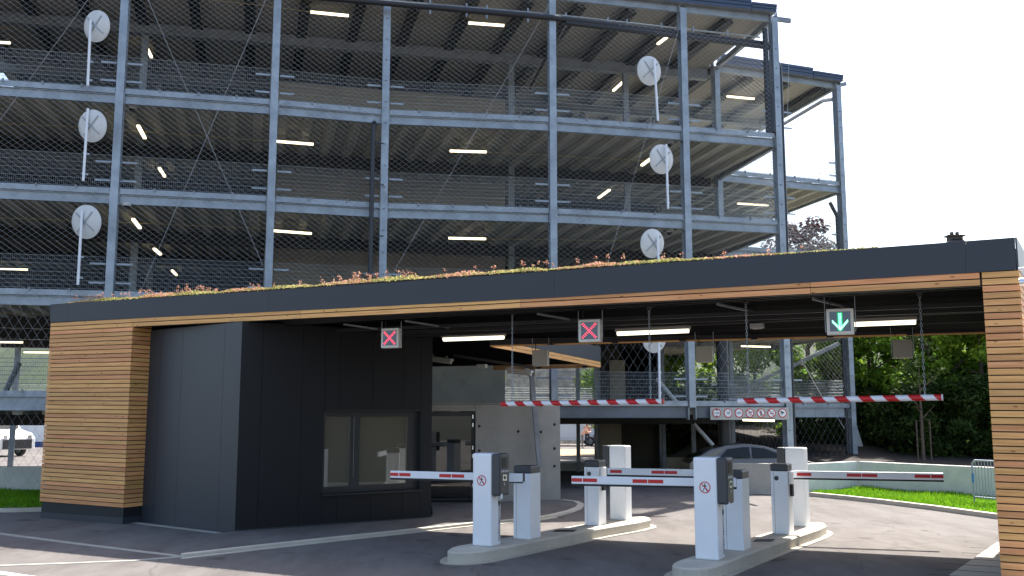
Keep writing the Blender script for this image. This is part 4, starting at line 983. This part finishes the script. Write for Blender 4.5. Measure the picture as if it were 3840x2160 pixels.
def pict(C, par, wmid, zc_, s):
    """no-pedestrian roundel on the front face"""
    nn = -b3; c = C - a3*wmid + Vector((0, 0, zc_)) + nn*.001; c.z = zc_
    P = lambda x, y, e=0: c + a3*x*s + UP*y*s + nn*(e+.002)
    b = MB(); n = 40
    for i in range(n):
        u0, u1 = 2*math.pi*i/n, 2*math.pi*(i+1)/n
        f_ = lambda u, r_, e: P(math.cos(u)*r_, math.sin(u)*r_, e)
        b.hexa([f_(u0, .84, 0), f_(u1, .84, 0), f_(u1, 1, 0), f_(u0, 1, 0)], [f_(u0, .84, .001), f_(u1, .84, .001), f_(u1, 1, .001), f_(u0, 1, .001)])
    b.bar(P(-.62, .62, .0015), P(.62, -.62, .0015), .001, s*.14, up=(a3+UP)); b.build('red_ring', M['red'], par)
    b = MB(); b.disc(P(-.02, .58), nn, s*.11, .0008, 14); b.bar(P(0, .42), P(.0, -.02), .0006, s*.2, up=a3)
    b.bar(P(0, 0), P(-.28, -.4), .0006, s*.11, up=a3); b.bar(P(-.28, -.4), P(-.38, -.72), .0006, s*.1, up=a3); b.bar(P(.0, 0), P(.22, -.36), .0006, s*.11, up=a3); b.bar(P(.22, -.36), P(.42, -.66), .0006, s*.1, up=a3)
    b.bar(P(-.02, .38), P(-.32, .12), .0006, s*.08, up=a3); b.bar(P(-.32, .12), P(-.52, .2), .0006, s*.07, up=a3); b.bar(P(.05, .38), P(.35, .1), .0006, s*.08, up=a3); b.build('walking_figure', M['blackink'], par)
def ticket_machine(xc, yc, lab, back=False):
    C = G(xc, yc, IZ); C0 = V3(C, 0); t_ = thing('ticket_machine', lab, 'ticket machine', V3(C, IZ), 'white ticket machines on the islands')
    Wd, Dp, zt_ = .33, .29, IZ+1.36
    if not back:
        mbox(C0, 0, Wd, 0, Dp, IZ, zt_, 'body', M['white'], t_, .025)
        mbox(C0, -.145, -.002, -.006, Dp+.012, IZ+.74, zt_+.002, 'terminal_head', M['anth'], t_, .03)
        f = lambda s_, z: C0 + a3*.146 + b3*s_ + UP*z         # point on the lane side face
        def pl(s0, s1, z0, z1, m, nm, e=.003):
            b = MB(); b.hexa([f(s0, z0), f(s1, z0), f(s1, z0)+a3*e, f(s0, z0)+a3*e], [f(s0, z1), f(s1, z1), f(s1, z1)+a3*e, f(s0, z1)+a3*e]); return b.build(nm, m, t_)
        pl(.06, .20, zt_-.21, zt_-.06, M['black'], 'screen')
        b = MB()
        for i in range(5): q = f(.055+i*.045, zt_-.275); b.hexa([q, q+b3*.015, q+b3*.015+a3*.003, q+a3*.003], [q+UP*.03, q+b3*.015+UP*.03, q+b3*.015+a3*.003+UP*.03, q+a3*.003+UP*.03])
        b.build('speaker_slots', M['white'], t_)
        pl(.08, .20, zt_-.40, zt_-.31, M['metal'], 'card_slot', .008); q = pl(.11, .165, zt_-.375, zt_-.335, M['black'], 'slot_opening', .011)
        pl(.125, .145, zt_-.47, zt_-.43, M['signgrey'], 'call_button', .008); pl(.035, .075, zt_-.66, zt_-.59, M['white_r'], 'ticket_outlet', .007)
        pict(C0, t_, Wd/2, zt_-.40, .078)
        q = C0 + a3*.004 + b3*(Dp*.80) + UP*(IZ+.06)
        txt_mesh('SCHEIDT&BACHMANN', .062, q, UP, -b3, M['blackink'], 'lettering', t_, .0008, 'LEFT')
        b = MB(); c = C0+a3*.002+b3*(Dp*.8)+UP*(IZ+.62)
        for r_ in (.028, .02, .012):
            for i in range(8): u0, u1 = math.pi*2*i/8, math.pi*2*(i+1)/8; b.bar(c+b3*math.cos(u0)*r_+UP*math.sin(u0)*r_*1.5, c+b3*math.cos(u1)*r_+UP*math.sin(u1)*r_*1.5, .004, .004)
        b.build('emblem', M['blackink'], t_)
        b = MB(); b.disc(C0+a3*.001+b3*.11+UP*(IZ+.71), a3, .012, .01, 10); b.build('lock', M['metal'], t_)
    else:
        mbox(C0, 0, Wd, 0, Dp, IZ, zt_, 'body', M['white'], t_, .025)
        mbox(C0, Wd+.002, Wd+.145, -.006, Dp+.012, IZ+.74, zt_-.001, 'terminal_head', M['anth'], t_, .02)
    return t_
q16 = lambda x, y: (1600+x/5.152, 1900+y/5.152); q2b = lambda x, y: (1280+x/2.0125, 1440+y/2.0125)
ticket_machine(*q16(1243, 782), 'white ticket machine with dark head, on the front of the left island')
ticket_machine(*o2(793, 752), 'white ticket machine with dark head, on the front of the right island, nearest the camera')
ticket_machine(*q2b(2150, 1030), 'tall white ticket machine seen from behind at the far end of the left island', back=True)
ticket_machine(*o2(2005, 285), 'tall white ticket machine seen from behind at the far end of the right island', back=True)
def barrier(xc, yc, arm, segs, lab, side, reader=False, lens=False, zarm=1.13, bracket=None):
    C = G(xc, yc, IZ); C0 = V3(C, 0); t_ = thing('barrier_gate', lab, 'barrier gate', V3(C, IZ), 'barrier gates with white arms')
    Wd, Dp, zt_ = .30, .35, IZ+1.13
    if reader: Wd, Dp = .28, .31
    mbox(C0, 0, Wd, 0, Dp, IZ, zt_-.12, 'cabinet', M['white'], t_, .006); mbox(C0, -.003, Wd+.003, -.003, Dp+.003, zt_-.119, zt_, 'cap', M['anth'], t_, .022)
    b = MB(); b.prism([Vector((C0 - a3*(Wd-.05) - b3*.0015)[:2]), Vector((C0 - a3*(Wd-.054) - b3*.0015)[:2]), Vector((C0 - a3*(Wd-.054) + b3*.001)[:2]), Vector((C0 - a3*(Wd-.05)+b3*.001)[:2])], IZ, zt_-.12); b.build('door_seam', M['beamdk'], t_)
    A_, B_ = G(*arm[0], zarm), G(*arm[1], zarm); A_.z = B_.z = zarm; d = (B_-A_).normalized(); s3 = Vector((d.y, -d.x, 0)); 
    if s3.y > 0: s3 = -s3
    b = MB(); b.bar(A_, B_, .05, .115); ar = b.build('arm', M['white'], t_, bevel=.008)
    b = MB(); b.bar(A_-UP*.072, B_-UP*.072, .03, .028); o = b.build('rubber_edge', M['black'], t_); o.parent = ar
    for x0, x1 in segs:
        fr = lambda x: (G(x, arm[0][1]+(arm[1][1]-arm[0][1])*(x-arm[0][0])/(arm[1][0]-arm[0][0]), zarm)-A_).dot(d)
        p0, p1 = A_+d*fr(x0)+s3*.0265, A_+d*fr(x1)+s3*.0265; b = MB(); b.bar(p0, p1, .002, .052); o = b.build('red_reflector', M['red'], t_); o.parent = ar
    if bracket:
        P_, Q_ = G(bracket[0], bracket[2], zarm), G(bracket[1], bracket[2], zarm); b = MB(); b.bar(P_-b3*.03, Q_-b3*.03, .07, .13); b.build('arm_clamp', M['white'], t_, bevel=.01)
        b = MB(); b.bar(Q_-b3*.03, Q_-b3*.03+d*(.012 if (Q_-P_).dot(d) > 0 else -.012), .072, .125); b.build('clamp_end', M['black'], t_)
    if lens:
        b = MB(); b.disc(C0 - a3*(Wd*.65) + UP*(zt_-.235) - b3*.001, -b3, .038, .006, 24); b.build('lens', M['anth'], t_)
    if reader:
        mbox(C0 + a3*.045, 0, .043, .12, .22, IZ+.60, IZ+.80, 'card_reader', M['black'], t_, .006); mbox(C0+a3*.003, -.03, .0, .05, .28, IZ+.80, IZ+1.0, 'arm_mount', M['white'], t_, .01)
    return t_
barrier(*q16(1998, 632), [(1960, 1791), (1466, 1778)], [(1467, 1497), (1500, 1542), (1650, 1694), (1697, 1743)], 'barrier gate whose arm reaches left in front of the booth window', -1, bracket=(1912, 1966, 1791), zarm=1.13)
barrier(*o2(1142, 610), [(2762, 1811), (2144, 1799)], [(2145, 2184), (2187, 2240), (2373, 2428), (2431, 2488)], 'barrier gate hidden behind the right ticket machine, its arm reaching left', -1, bracket=(2740, 2762, 1808), zarm=1.14)
barrier(*q2b(1945, 1070), [(2278, 1767), (2760, 1776)], [(2289, 2333), (2444, 2491), (2493, 2540)], 'barrier gate with a round lens on the left island, its arm reaching right', 1, reader=True, lens=True, zarm=1.12)
barrier(*o2(1770, 383), [(2972, 1778), (3538, 1787)], [(2988, 3042), (3175, 3229), (3232, 3289), (3429, 3488), (3491, 3537)], 'barrier gate with a round lens on the right island, its arm reaching towards the grass', 1, reader=True, lens=True, zarm=1.10)
print('machines ok')

# ------------------------------------------------------------------ right-hand retaining wall, barrier, soil bank
def wallpts(S_, z1, th, name, label, m=M['conc']):
    P = [Vector(G(x, y)[:2]) for x, y in S_]; b = MB()
    t_ = thing(name, label, 'wall', V3(P[0], 0))
    for i in range(len(P)-1):
        d = (P[i+1]-P[i]).normalized(); nn = Vector((-d.y, d.x)); L = (P[i+1]-P[i]).length; k = max(1, round(L/2.4))
        for j in range(k):
            a_, c2 = P[i]+d*(L*j/k+.004), P[i]+d*(L*(j+1)/k-.004); b = MB(); b.prism([a_, c2, c2+nn*th, a_+nn*th], 0, z1); b.build('wall_section', m, t_)
    return t_
rw = wallpts([(3030, 1856), (3222, 1840), (3740, 1878), (4300, 1925)], .80, .22, 'retaining_wall', 'low pale concrete retaining wall behind the bright grass', M['concl'])
rw2 = wallpts([(2620, 1850), (2890, 1854), (3029, 1857)], .80, .2, 'ramp_wall', 'shaded concrete ramp wall in front of the silver car', M['conc'])
# steel crowd barrier
cb0, cb1 = G(3655, 1900), G(3800, 1915)
cb = thing('crowd_barrier', 'galvanised steel crowd barrier on the grass beside the right post', 'barrier', cb0)
zc1 = 1.05; b = MB(); P = [V3(cb0, .22), V3(cb0, zc1-.08), V3(cb0, zc1)+(cb1-cb0).normalized()*.08, V3(cb1, zc1), V3(cb1, .22), V3(cb0, .22)]; b.path(P, .022, 8); b.build('frame', M['galv'], cb)
b = MB(); n = 12
for i in range(1, n): q = cb0.lerp(cb1, i/n); b.tube(V3(q, .22), V3(q, zc1), .009, 6)
b.build('bars', M['galv'], cb)
b = MB(); b.bar(cb0+Vector((-.0, -.3, .03)), cb0+Vector((.0, .3, .03)), .05, .02); b.tube(cb0, V3(cb0, .22), .02, 8); b.build('foot', M['galv'], cb)
b = MB(); b.tube(V3(cb0, .55), V3(cb0, .75), .025, 10); b.build('blue_tape', mat('blue_tape', (.02, .18, .45), .4), cb)
# earth bank, its shade put into the dark soil colour
bk = MB(); bk.hexa([(7, 30, -.2), (60, 27, -.2), (80, 70, -.2), (8, 70, -.2)], [(7, 30.2, .3), (60, 27.2, .3), (80, 70, 3.5), (12, 70, 3.5)])
tag(bk.build('earth_bank', M['soil']), kind='structure')
b = MB(); b.quad((-4, 70, 0), (9, 70, 0), (9, 74, 6.5), (-4, 74, 6.5)); tag(b.build('stone_bank', mat('stone_rubble', (.34, .30, .23), .9, 0, 0, 2.2, .8, 3, col2=(.13, .115, .09), detail=8)), kind='structure')
# dry ground + paving seen through the garage
b = MB(); b.quad((-1, 49, .02), (30, 49, .02), (30, 58, .04), (-1, 58, .04)); tag(b.build('dry_slope', M['dry']), kind='structure')

b = MB(); b.quad((7.8, 51.5, .3), (10.8, 51.5, .3), (11.2, 54, 3.0), (8.2, 54, 3.0)); b.quad((7.8, 51.5, 0), (10.8, 51.5, 0), (10.8, 51.5, .3), (7.8, 51.5, .3)); tag(b.build('dry_slope', M['dry']), kind='structure')
# ------------------------------------------------------------------ vegetation
def tree(name, x, y, z0, h, rad, nleaf, lm, label, cat='tree', group=None, ls=.12, trunk=True, cz=.35, seed=1, squash=1.0, trunk_r=.14):
    rnd = random.Random(seed); t_ = thing(name, label, cat, (x, y, z0), group)
    if trunk:
        b = MB(); base = Vector((x, y, z0)); top = Vector((x+rnd.uniform(-.2, .2), y, z0+h*.8)); b.tube(base, base.lerp(top, .5), trunk_r, 9, trunk_r*.65); b.tube(base.lerp(top, .5), top, trunk_r*.65, 8, trunk_r*.2)
        for k in range(7):
            s_ = base.lerp(top, rnd.uniform(.3, .9)); an = rnd.uniform(0, 6.28); e = s_+Vector((math.cos(an), math.sin(an), rnd.uniform(.3, .9)))*rad*.7; b.tube(s_, e, trunk_r*.35, 6, trunk_r*.1)
        b.build('trunk', M['bark'], t_)
    b = MB(); cl = []
    for k in range(70):
        an = rnd.uniform(0, 6.28); zf = rnd.uniform(cz, 1.0); prof = math.sqrt(max(.05, 1-((zf-.55)/.52)**2)) if squash == 1.0 else (1.05-zf)*1.1+.15
        rr = rad*prof*rnd.uniform(.35, 1.0); cl.append((Vector((x+math.cos(an)*rr, y+math.sin(an)*rr, z0+h*zf)), rad*rnd.uniform(.16, .34)))
    for k in range(nleaf):
        c, r_ = rnd.choice(cl); v = Vector([rnd.gauss(0, 1) for _ in range(3)]).normalized()*r_*rnd.random()**.4; v.z *= .75
        o = c+v; a_ = (v.normalized()*.6+Vector([rnd.gauss(0, .6) for _ in range(3)])+Vector((0, 0, .5))).normalized(); u = a_.orthogonal().normalized(); w_ = a_.cross(u); an = rnd.uniform(0, 3.14)
        u, w_ = u*math.cos(an)+w_*math.sin(an), w_*math.cos(an)-u*math.sin(an); s_ = ls*rnd.uniform(.6, 1.3)
        b.quad(o-u*s_, o-w_*s_*.45, o+u*s_, o+w_*s_*.45)
    b.build('crown', lm, t_); return t_
tr = [(8.4, 50, 7.6, 2.4, 'leafy', 'tree seen through the netting left of the garage corner column'), (12.9, 41.5, 7.4, 2.0, 'leaf', 'tree seen through the netting in the bay left of the garage corner'), (15.0, 40.5, 7.6, 2.3, 'leaf', 'green tree touching the right side of the garage corner column'), (16.2, 37.5, 6.9, 2.5, 'leaf', 'full green tree right of the garage corner column'), (17.6, 36.0, 6.6, 2.2, 'leafy', 'bright green tree behind the hanging signal box'), (19.6, 36.5, 6.8, 2.4, 'leafy', 'light green tree just left of the right larch post'),
      (22.5, 37.5, 6.8, 2.5, 'leaf', 'green tree partly hidden by the right larch post'), (6.2, 51, 7.6, 2.6, 'leaf', 'green tree seen through the netting at the round black stack'), (12.6, 50, 8.0, 2.9, 'leaf', 'dark tree far behind the garage corner column'),
      (16.5, 44, 8.0, 2.9, 'leaf', 'dark tree in the second row, middle'), (20.0, 43, 7.8, 2.9, 'leaf', 'dark tree in the second row near the right post'), (23.5, 43, 7.8, 2.9, 'leaf', 'dark tree in the second row, farthest right'),
      (7.0, 47.5, 5.4, 1.9, 'leafy', 'bright bush seen through the entrance storey netting')]
for i, (x, y, h, r_, lm, lab) in enumerate(tr): tree('tree', x, y, .3, h, r_, 19000, M[lm], lab, group='trees right of the garage', cz=.02, seed=i+3, ls=.115)
for i, (x, y, h) in enumerate(((11.0, 49.0, 3.4), (15.2, 35.6, 3.0), (17.0, 34.4, 3.1), (19.2, 34.2, 3.2), (21.6, 34.0, 3.2))):
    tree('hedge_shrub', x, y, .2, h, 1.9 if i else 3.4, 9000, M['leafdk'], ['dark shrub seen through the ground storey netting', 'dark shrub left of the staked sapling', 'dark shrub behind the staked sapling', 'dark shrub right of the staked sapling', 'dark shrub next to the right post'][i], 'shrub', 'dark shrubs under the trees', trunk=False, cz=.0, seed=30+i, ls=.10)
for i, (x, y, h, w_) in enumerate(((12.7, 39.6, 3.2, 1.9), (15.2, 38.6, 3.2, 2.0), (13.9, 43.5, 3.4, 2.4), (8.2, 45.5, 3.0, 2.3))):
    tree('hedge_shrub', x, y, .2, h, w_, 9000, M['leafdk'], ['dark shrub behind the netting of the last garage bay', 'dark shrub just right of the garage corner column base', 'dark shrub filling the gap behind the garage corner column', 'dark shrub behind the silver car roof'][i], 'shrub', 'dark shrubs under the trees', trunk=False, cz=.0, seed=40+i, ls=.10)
sp_ = W(3462, 1690, 32); sap = tree('young_tree', sp_.x, 32, .6, 4.2, .8, 700, M['leafdk'], 'thin young tree held between two wooden stakes', cz=.6, seed=50, ls=.08, trunk_r=.06)
for dx in (-.22, .22):
    b = MB(); b.tube((sp_.x+dx, 31.9, .5), (sp_.x+dx, 31.9, 1.9), .025, 8); b.build('stake', M['bark'], sap)
pt = W(2995, 900, 62); tree('purple_tree', pt.x+.3, 62, 2, W(2995, 845, 62).z-2, 3.0, 3200, M['leafp'], 'dark red-leaved tree top behind the garage corner', cz=.72, seed=61, ls=.17, trunk_r=.2)
# distant chimney and roof
ch = W(3580, 893, 70); t_ = thing('distant_house', 'distant roof ridge with a stubby chimney peeking over the canopy', 'house', (ch.x, 70, 0))
b = MB(); b.box(Vector((ch.x, 70)), (1, 0), (0, 1), 8, 6, 0, ch.z-2.6); b.build('wall', M['conc'], t_)
b = MB(); hw = 4.2; b.hexa([(ch.x-hw, 67, ch.z-2.6), (ch.x+hw, 67, ch.z-2.6), (ch.x+hw, 73, ch.z-2.6), (ch.x-hw, 73, ch.z-2.6)], [(ch.x-.3, 69.7, ch.z-.1), (ch.x+.3, 69.7, ch.z-.1), (ch.x+.3, 70.3, ch.z-.1), (ch.x-.3, 70.3, ch.z-.1)]); b.build('roof', M['beamdk'], t_)
b = MB(); b.box(Vector((ch.x, 70)), (1, 0), (0, 1), .95, .6, ch.z-.4, ch.z+.1); b.box(Vector((ch.x, 70)), (1, 0), (0, 1), 1.25, .8, ch.z+.1, ch.z+.2); b.tube((ch.x-.2, 70, ch.z+.2), (ch.x-.2, 70, ch.z+.45), .13, 10); b.tube((ch.x+.2, 70, ch.z+.2), (ch.x+.2, 70, ch.z+.45), .13, 10); b.build('chimney', M['bark'], t_)
# hillside behind at the left
hb = MB(); N_ = 24
ridge = [(-160+i*10, 150, 18+5*math.sin(i*.7)+3*math.sin(i*1.9)) for i in range(N_)]
for i in range(N_-1):
    a_, c2 = ridge[i], ridge[i+1]; hb.quad((a_[0], 100, 0), (c2[0], 100, 0), c2, a_); hb.quad(a_, c2, (c2[0], 260, c2[2]+6), (a_[0], 260, a_[2]+6))
tag(hb.build('hillside', mat('hill_woods', (.045, .066, .026), .9, 0, 0, .12, .6, 1.2, col2=(.012, .026, .012), detail=8)), kind='structure')
for i in range(9):
    x = -26+i*2.9+random.uniform(-.5, .5)
    tree('tree', x, 66+random.uniform(-3, 5), 0, random.uniform(5, 8), 2.1, 1600, M['leaf'] if i % 3 else M['leafy'], 'tree of the loose row seen through the open garage at the far left', group='trees beyond the garage at the left', cz=.15, seed=70+i, ls=.25)
print('plants ok')

# ------------------------------------------------------------------ vehicles
def wheel(c, ax, r, par, wd=.2):
    b = MB(); b.tube(c-ax*wd/2, c+ax*wd/2, r, 20); o = b.build('wheel', M['black'], par, smooth=True)
    b = MB(); b.tube(c-ax*(wd/2+.01), c+ax*(wd/2+.01), r*.62, 14); q = b.build('rim', M['galv'], par); q.parent = o
def car(cx_, cy_, z0, fwd, L, Wd, prof, glass, m, lab, cat, name='parked_car', wr=.31, axles=(.18, .82)):
    """prof: side outline (x 0..1 along length, z m); glass: greenhouse (x, z) polygons list"""
    fwd = Vector((*fwd, 0)).normalized(); sd_ = Vector((-fwd.y, fwd.x, 0)); o = Vector((cx_, cy_, z0)); t_ = thing(name, lab, cat, o)
    zmax = max(z for _, z in prof); zb = [z for _, z in prof]
    def ring(s_):
        out = []
        for x, z in prof:
            nar = 1.0 if z < zmax*.62 else 1.0-.30*(z-zmax*.62)/(zmax*.38); out.append(o + fwd*(x-.5)*L + sd_*s_*Wd/2*nar + UP*z)
        return out
    b = MB(); b.hexa(ring(-1), ring(1)); b.build('body', m, t_, bevel=.03)
    for gp in glass:
        for s_ in (-1, 1):
            b = MB(); P = []
            for x, z in gp:
                nar = 1.0-.30*(z-zmax*.62)/(zmax*.38) if z > zmax*.62 else 1.0; P.append(o + fwd*(x-.5)*L + sd_*s_*(Wd/2*nar+.004) + UP*z)
            b.hexa(P, [p+sd_*s_*.006 for p in P]); b.build('side_window', M['carglass'], t_)
    for f_ in axles:
        for s_ in (-1, 1): wheel(o+fwd*(f_-.5)*L+sd_*s_*(Wd/2-.08)+UP*wr, sd_, wr, t_)
    return t_
silver = mat('silver_paint', (.17, .16, .15), .3, .5); whitep = mat('white_car_paint', (.75, .76, .77), .25)
cc = W(2790, 1700, 28.2)
carprof = [(0, .35), (.0, .75), (.03, .85), (.16, 1.15), (.28, 1.27), (.42, 1.31), (.56, 1.25), (.68, 1.08), (.76, .92), (.86, .82), (.97, .70), (1, .5), (1, .25), (.88, .2), (.12, .2)]
car(7.15, 28.9, -.06, (1, -.04), 4.0, 1.75, carprof, [[(.22, .93), (.28, 1.16), (.40, 1.22), (.44, 1.22), (.44, .92)], [(.455, .92), (.455, 1.22), (.55, 1.18), (.64, 1.04), (.70, .92)]], silver, 'silver hatchback on the ramp behind the wall, under the sign board', 'car')
b = MB()
cp_ = bpy.data.objects.get('parked_car')
oo = Vector((7.15+.15, 28.9, -.06))
b.hexa([oo+Vector((-2.12, -.62, .87)), oo+Vector((-2.12, .62, .87)), oo+Vector((-1.10, .52, 1.25)), oo+Vector((-1.10, -.52, 1.25))], [q+Vector((-.012, 0, .012)) for q in (oo+Vector((-2.12, -.62, .87)), oo+Vector((-2.12, .62, .87)), oo+Vector((-1.10, .52, 1.25)), oo+Vector((-1.10, -.52, 1.25)))]); b.build('rear_window', M['carglass'], cp_)
vanprof = [(0, .35), (0, 2.2), (.03, 2.35), (.62, 2.4), (.70, 2.3), (.80, 1.35), (.95, 1.15), (1, .9), (1, .35)]
vp = W(-10, 1625, 50); car(vp.x-.8, 50, 0, (.9, -.45), 5.6, 2.0, vanprof, [[(.70, 1.3), (.70, 1.9), (.74, 1.9), (.80, 1.3)]], whitep, 'white delivery van parked beyond the garage at the far left', 'van', 'delivery_van', wr=.36)
t_ = bpy.data.objects['delivery_van']; fw_ = Vector((.9, -.45, 0)).normalized(); sd_ = Vector((-fw_.y, fw_.x, 0)); o = Vector((vp.x-.8, 50, 0))
b = MB(); b.hexa([o+fw_*(.205*5.6)+sd_*-.72+UP*2.2, o+fw_*(.205*5.6)+sd_*.72+UP*2.2, o+fw_*(.302*5.6)+sd_*.85+UP*1.4, o+fw_*(.302*5.6)+sd_*-.85+UP*1.4], [q+fw_*.02+UP*.01 for q in (o+fw_*(.205*5.6)+sd_*-.72+UP*2.2, o+fw_*(.205*5.6)+sd_*.72+UP*2.2, o+fw_*(.302*5.6)+sd_*.85+UP*1.4, o+fw_*(.302*5.6)+sd_*-.85+UP*1.4)]); b.build('windscreen', M['carglass'], t_)
b = MB(); b.bar(o+fw_*2.81+sd_*-.8+UP*.62, o+fw_*2.81+sd_*.8+UP*.62, .04, .45); b.build('grille', M['black'], t_)
for s_ in (-1, 1):
    b = MB(); b.bar(o+fw_*2.81+sd_*s_*.8+UP*.98, o+fw_*2.79+sd_*s_*.55+UP*.98, .03, .18); b.build('headlight', M['metal'], t_)
p = W(138, 1605, 64); b = MB(); b.box(Vector((p.x, 64)), (1, 0), (0, 1), 2.3, 2.2, .35, 2.6); k = thing('box_trailer', 'small white box trailer on a blue base beyond the garage at the left', 'trailer', (p.x, 64, 0)); b.build('box', whitep, k)
b = MB(); b.box(Vector((p.x, 64)), (1, 0), (0, 1), 1.6, 2.0, 0, .345); b.build('base', mat('blue_paint', (.03, .07, .25), .5), k)
# white box van + people seen through the entrance
p = W(2160, 1640, 66); car(p.x-.6, 66, .0, (1, .0), 4.6, 2.0, vanprof, [], whitep, 'white van with lettering seen through the garage entrance', 'van', 'delivery_van')
vt = [o for o in bpy.data.objects if o.name.startswith('delivery_van')][-1]
txt_mesh('AVANTAGE', .34, (p.x-.75, 64.97, 1.75), (1, 0, 0), UP, M['blackink'], 'lettering', vt)
b = MB(); b.quad((p.x-1.95, 64.97, 1.45), (p.x-1.75, 64.97, 1.5), (p.x-1.6, 64.97, 1.95), (p.x-1.95, 64.97, 1.9)); b.build('red_mark', M['red'], vt)
p = W(2215, 1640, 66); car(p.x+2.2, 65, .0, (1, 0), 4.2, 1.8, [(x, z*.95) for x, z in carprof], [[(.22, .90), (.28, 1.1), (.44, 1.16), (.64, .98), (.70, .88)]], mat('dark_blue_paint', (.03, .05, .12), .3), 'dark blue car behind the two standing people', 'car')
skin = mat('skin', (.55, .33, .23), .6); shirt1 = mat('pink_shirt', (.75, .45, .36), .8); shirt2 = mat('orange_shirt', (.65, .36, .25), .8); trou = mat('grey_trousers', (.22, .20, .20), .8); trd = mat('dark_trousers', (.03, .035, .05), .8); hair = mat('hair', (.12, .07, .04), .8)
def person(x, y, z0, h, face, top, bot, lab, bend=0):
    s = h/1.75; f_ = Vector((*face, 0)).normalized(); sd_ = Vector((-f_.y, f_.x, 0)); o = Vector((x, y, z0))
    J = {}
    def P(n, a_, b_, z, r): J[n] = (o + sd_*a_*s + f_*b_*s + UP*z*s, r*s)
    P('pel', 0, 0, .95, .13); P('wai', 0, .02+bend*.1, 1.10, .12); P('che', 0, .03+bend*.28, 1.34-bend*.05, .155); P('nek', 0, .02+bend*.42, 1.48-bend*.08, .06); P('hd1', 0, .03+bend*.46, 1.57-bend*.08, .085); P('hd2', 0, .04+bend*.48, 1.67-bend*.08, .085)
    for n, k in (('l', 1), ('r', -1)):
        P('sh'+n, .19*k, .02+bend*.32, 1.40-bend*.06, .065); P('el'+n, .24*k, .10+bend*.42, 1.12, .045); P('wr'+n, .10*k, .28+bend*.45, 1.16, .033); P('ha'+n, .02*k, .30+bend*.45, 1.20, .035)
        P('hi'+n, .09*k, 0, .90, .095); P('kn'+n, .11*k, .02, .50, .065); P('an'+n, .12*k, -.02, .08, .045); P('to'+n, .13*k, .14, .035, .04)
    E_ = [('pel', 'wai'), ('wai', 'che'), ('che', 'nek'), ('nek', 'hd1'), ('hd1', 'hd2')]
    for n in 'lr': E_ += [('che', 'sh'+n), ('sh'+n, 'el'+n), ('el'+n, 'wr'+n), ('wr'+n, 'ha'+n), ('pel', 'hi'+n), ('hi'+n, 'kn'+n), ('kn'+n, 'an'+n), ('an'+n, 'to'+n)]
    names = list(J); me = bpy.data.meshes.new('person'); me.from_pydata([J[n][0]-o for n in names], [(names.index(a_), names.index(b_)) for a_, b_ in E_], [])
    ob = bpy.data.objects.new('person', me); COL.objects.link(ob); ob.location = o; me.materials.append(skin); me.materials.append(top); me.materials.append(bot)
    sk = ob.modifiers.new('skin', 'SKIN'); su = ob.modifiers.new('sub', 'SUBSURF'); su.levels = su.render_levels = 2
    for n, v in zip(names, me.skin_vertices[0].data): v.radius = (J[n][1], J[n][1]); v.use_root = n == 'pel'
    dg = bpy.context.evaluated_depsgraph_get(); m2 = bpy.data.meshes.new_from_object(ob.evaluated_get(dg)); ob.modifiers.clear(); ob.data = m2
    m2.materials.clear()
    for q in (skin, top, bot): m2.materials.append(q)
    for pl in m2.polygons:
        z = pl.center.z/s; pl.material_index = 0 if z > 1.46 or (z < 1.22 and z > 1.08 and abs((pl.center).dot(f_)) > .22*s) else (1 if z > .93 else 2); pl.use_smooth = True
    tag(ob, lab, 'person')
    b = MB(); c = J['hd2'][0]; b.tube(c-UP*.02*s-f_*.02*s, c+UP*.07*s-f_*.02*s, .105*s, 12, .06*s); b.build('hair', hair, ob)
p = W(2184, 1700, 59); person(p.x, 59, .06, 1.5, (1, -.1), shirt1, trou, 'person in a pink shirt with grey trousers leaning forward beyond the garage entrance', bend=.7)
p = W(2203, 1690, 61); person(p.x, 61, .08, 1.55, (-.4, -1), shirt2, trd, 'person in an orange shirt with folded arms facing the entrance')
# bent pipe right of the canopy
b = MB(); q = T(3822, 1058, -.15); b.tube(q, q+C3*.9-N3*.0, .05, 16); q2 = T(3818, 1009, -.02); b.tube(q2, q2+C3*.12, .02, 10)
tag(b.build('steel_pipe', M['metal'], smooth=True), 'shiny horizontal steel pipe at the right photo edge beside the post', 'pipe')
# wrapped white sculpture-like post cover right of the corner column
p = W(3208, 1640, 37.5); b = MB(); b.hexa([(p.x-.18, 37.4, .2), (p.x+.42, 37.4, .2), (p.x+.42, 37.7, .2), (p.x-.18, 37.7, .2)], [(p.x-.18, 37.45, 2.1), (p.x-.05, 37.45, 2.1), (p.x-.05, 37.6, 2.1), (p.x-.18, 37.6, 2.1)])
tag(b.build('parasol_cover', M['white']), 'tapering white shape standing right of the garage corner column', 'cover')
print('all ok', len(bpy.data.objects))
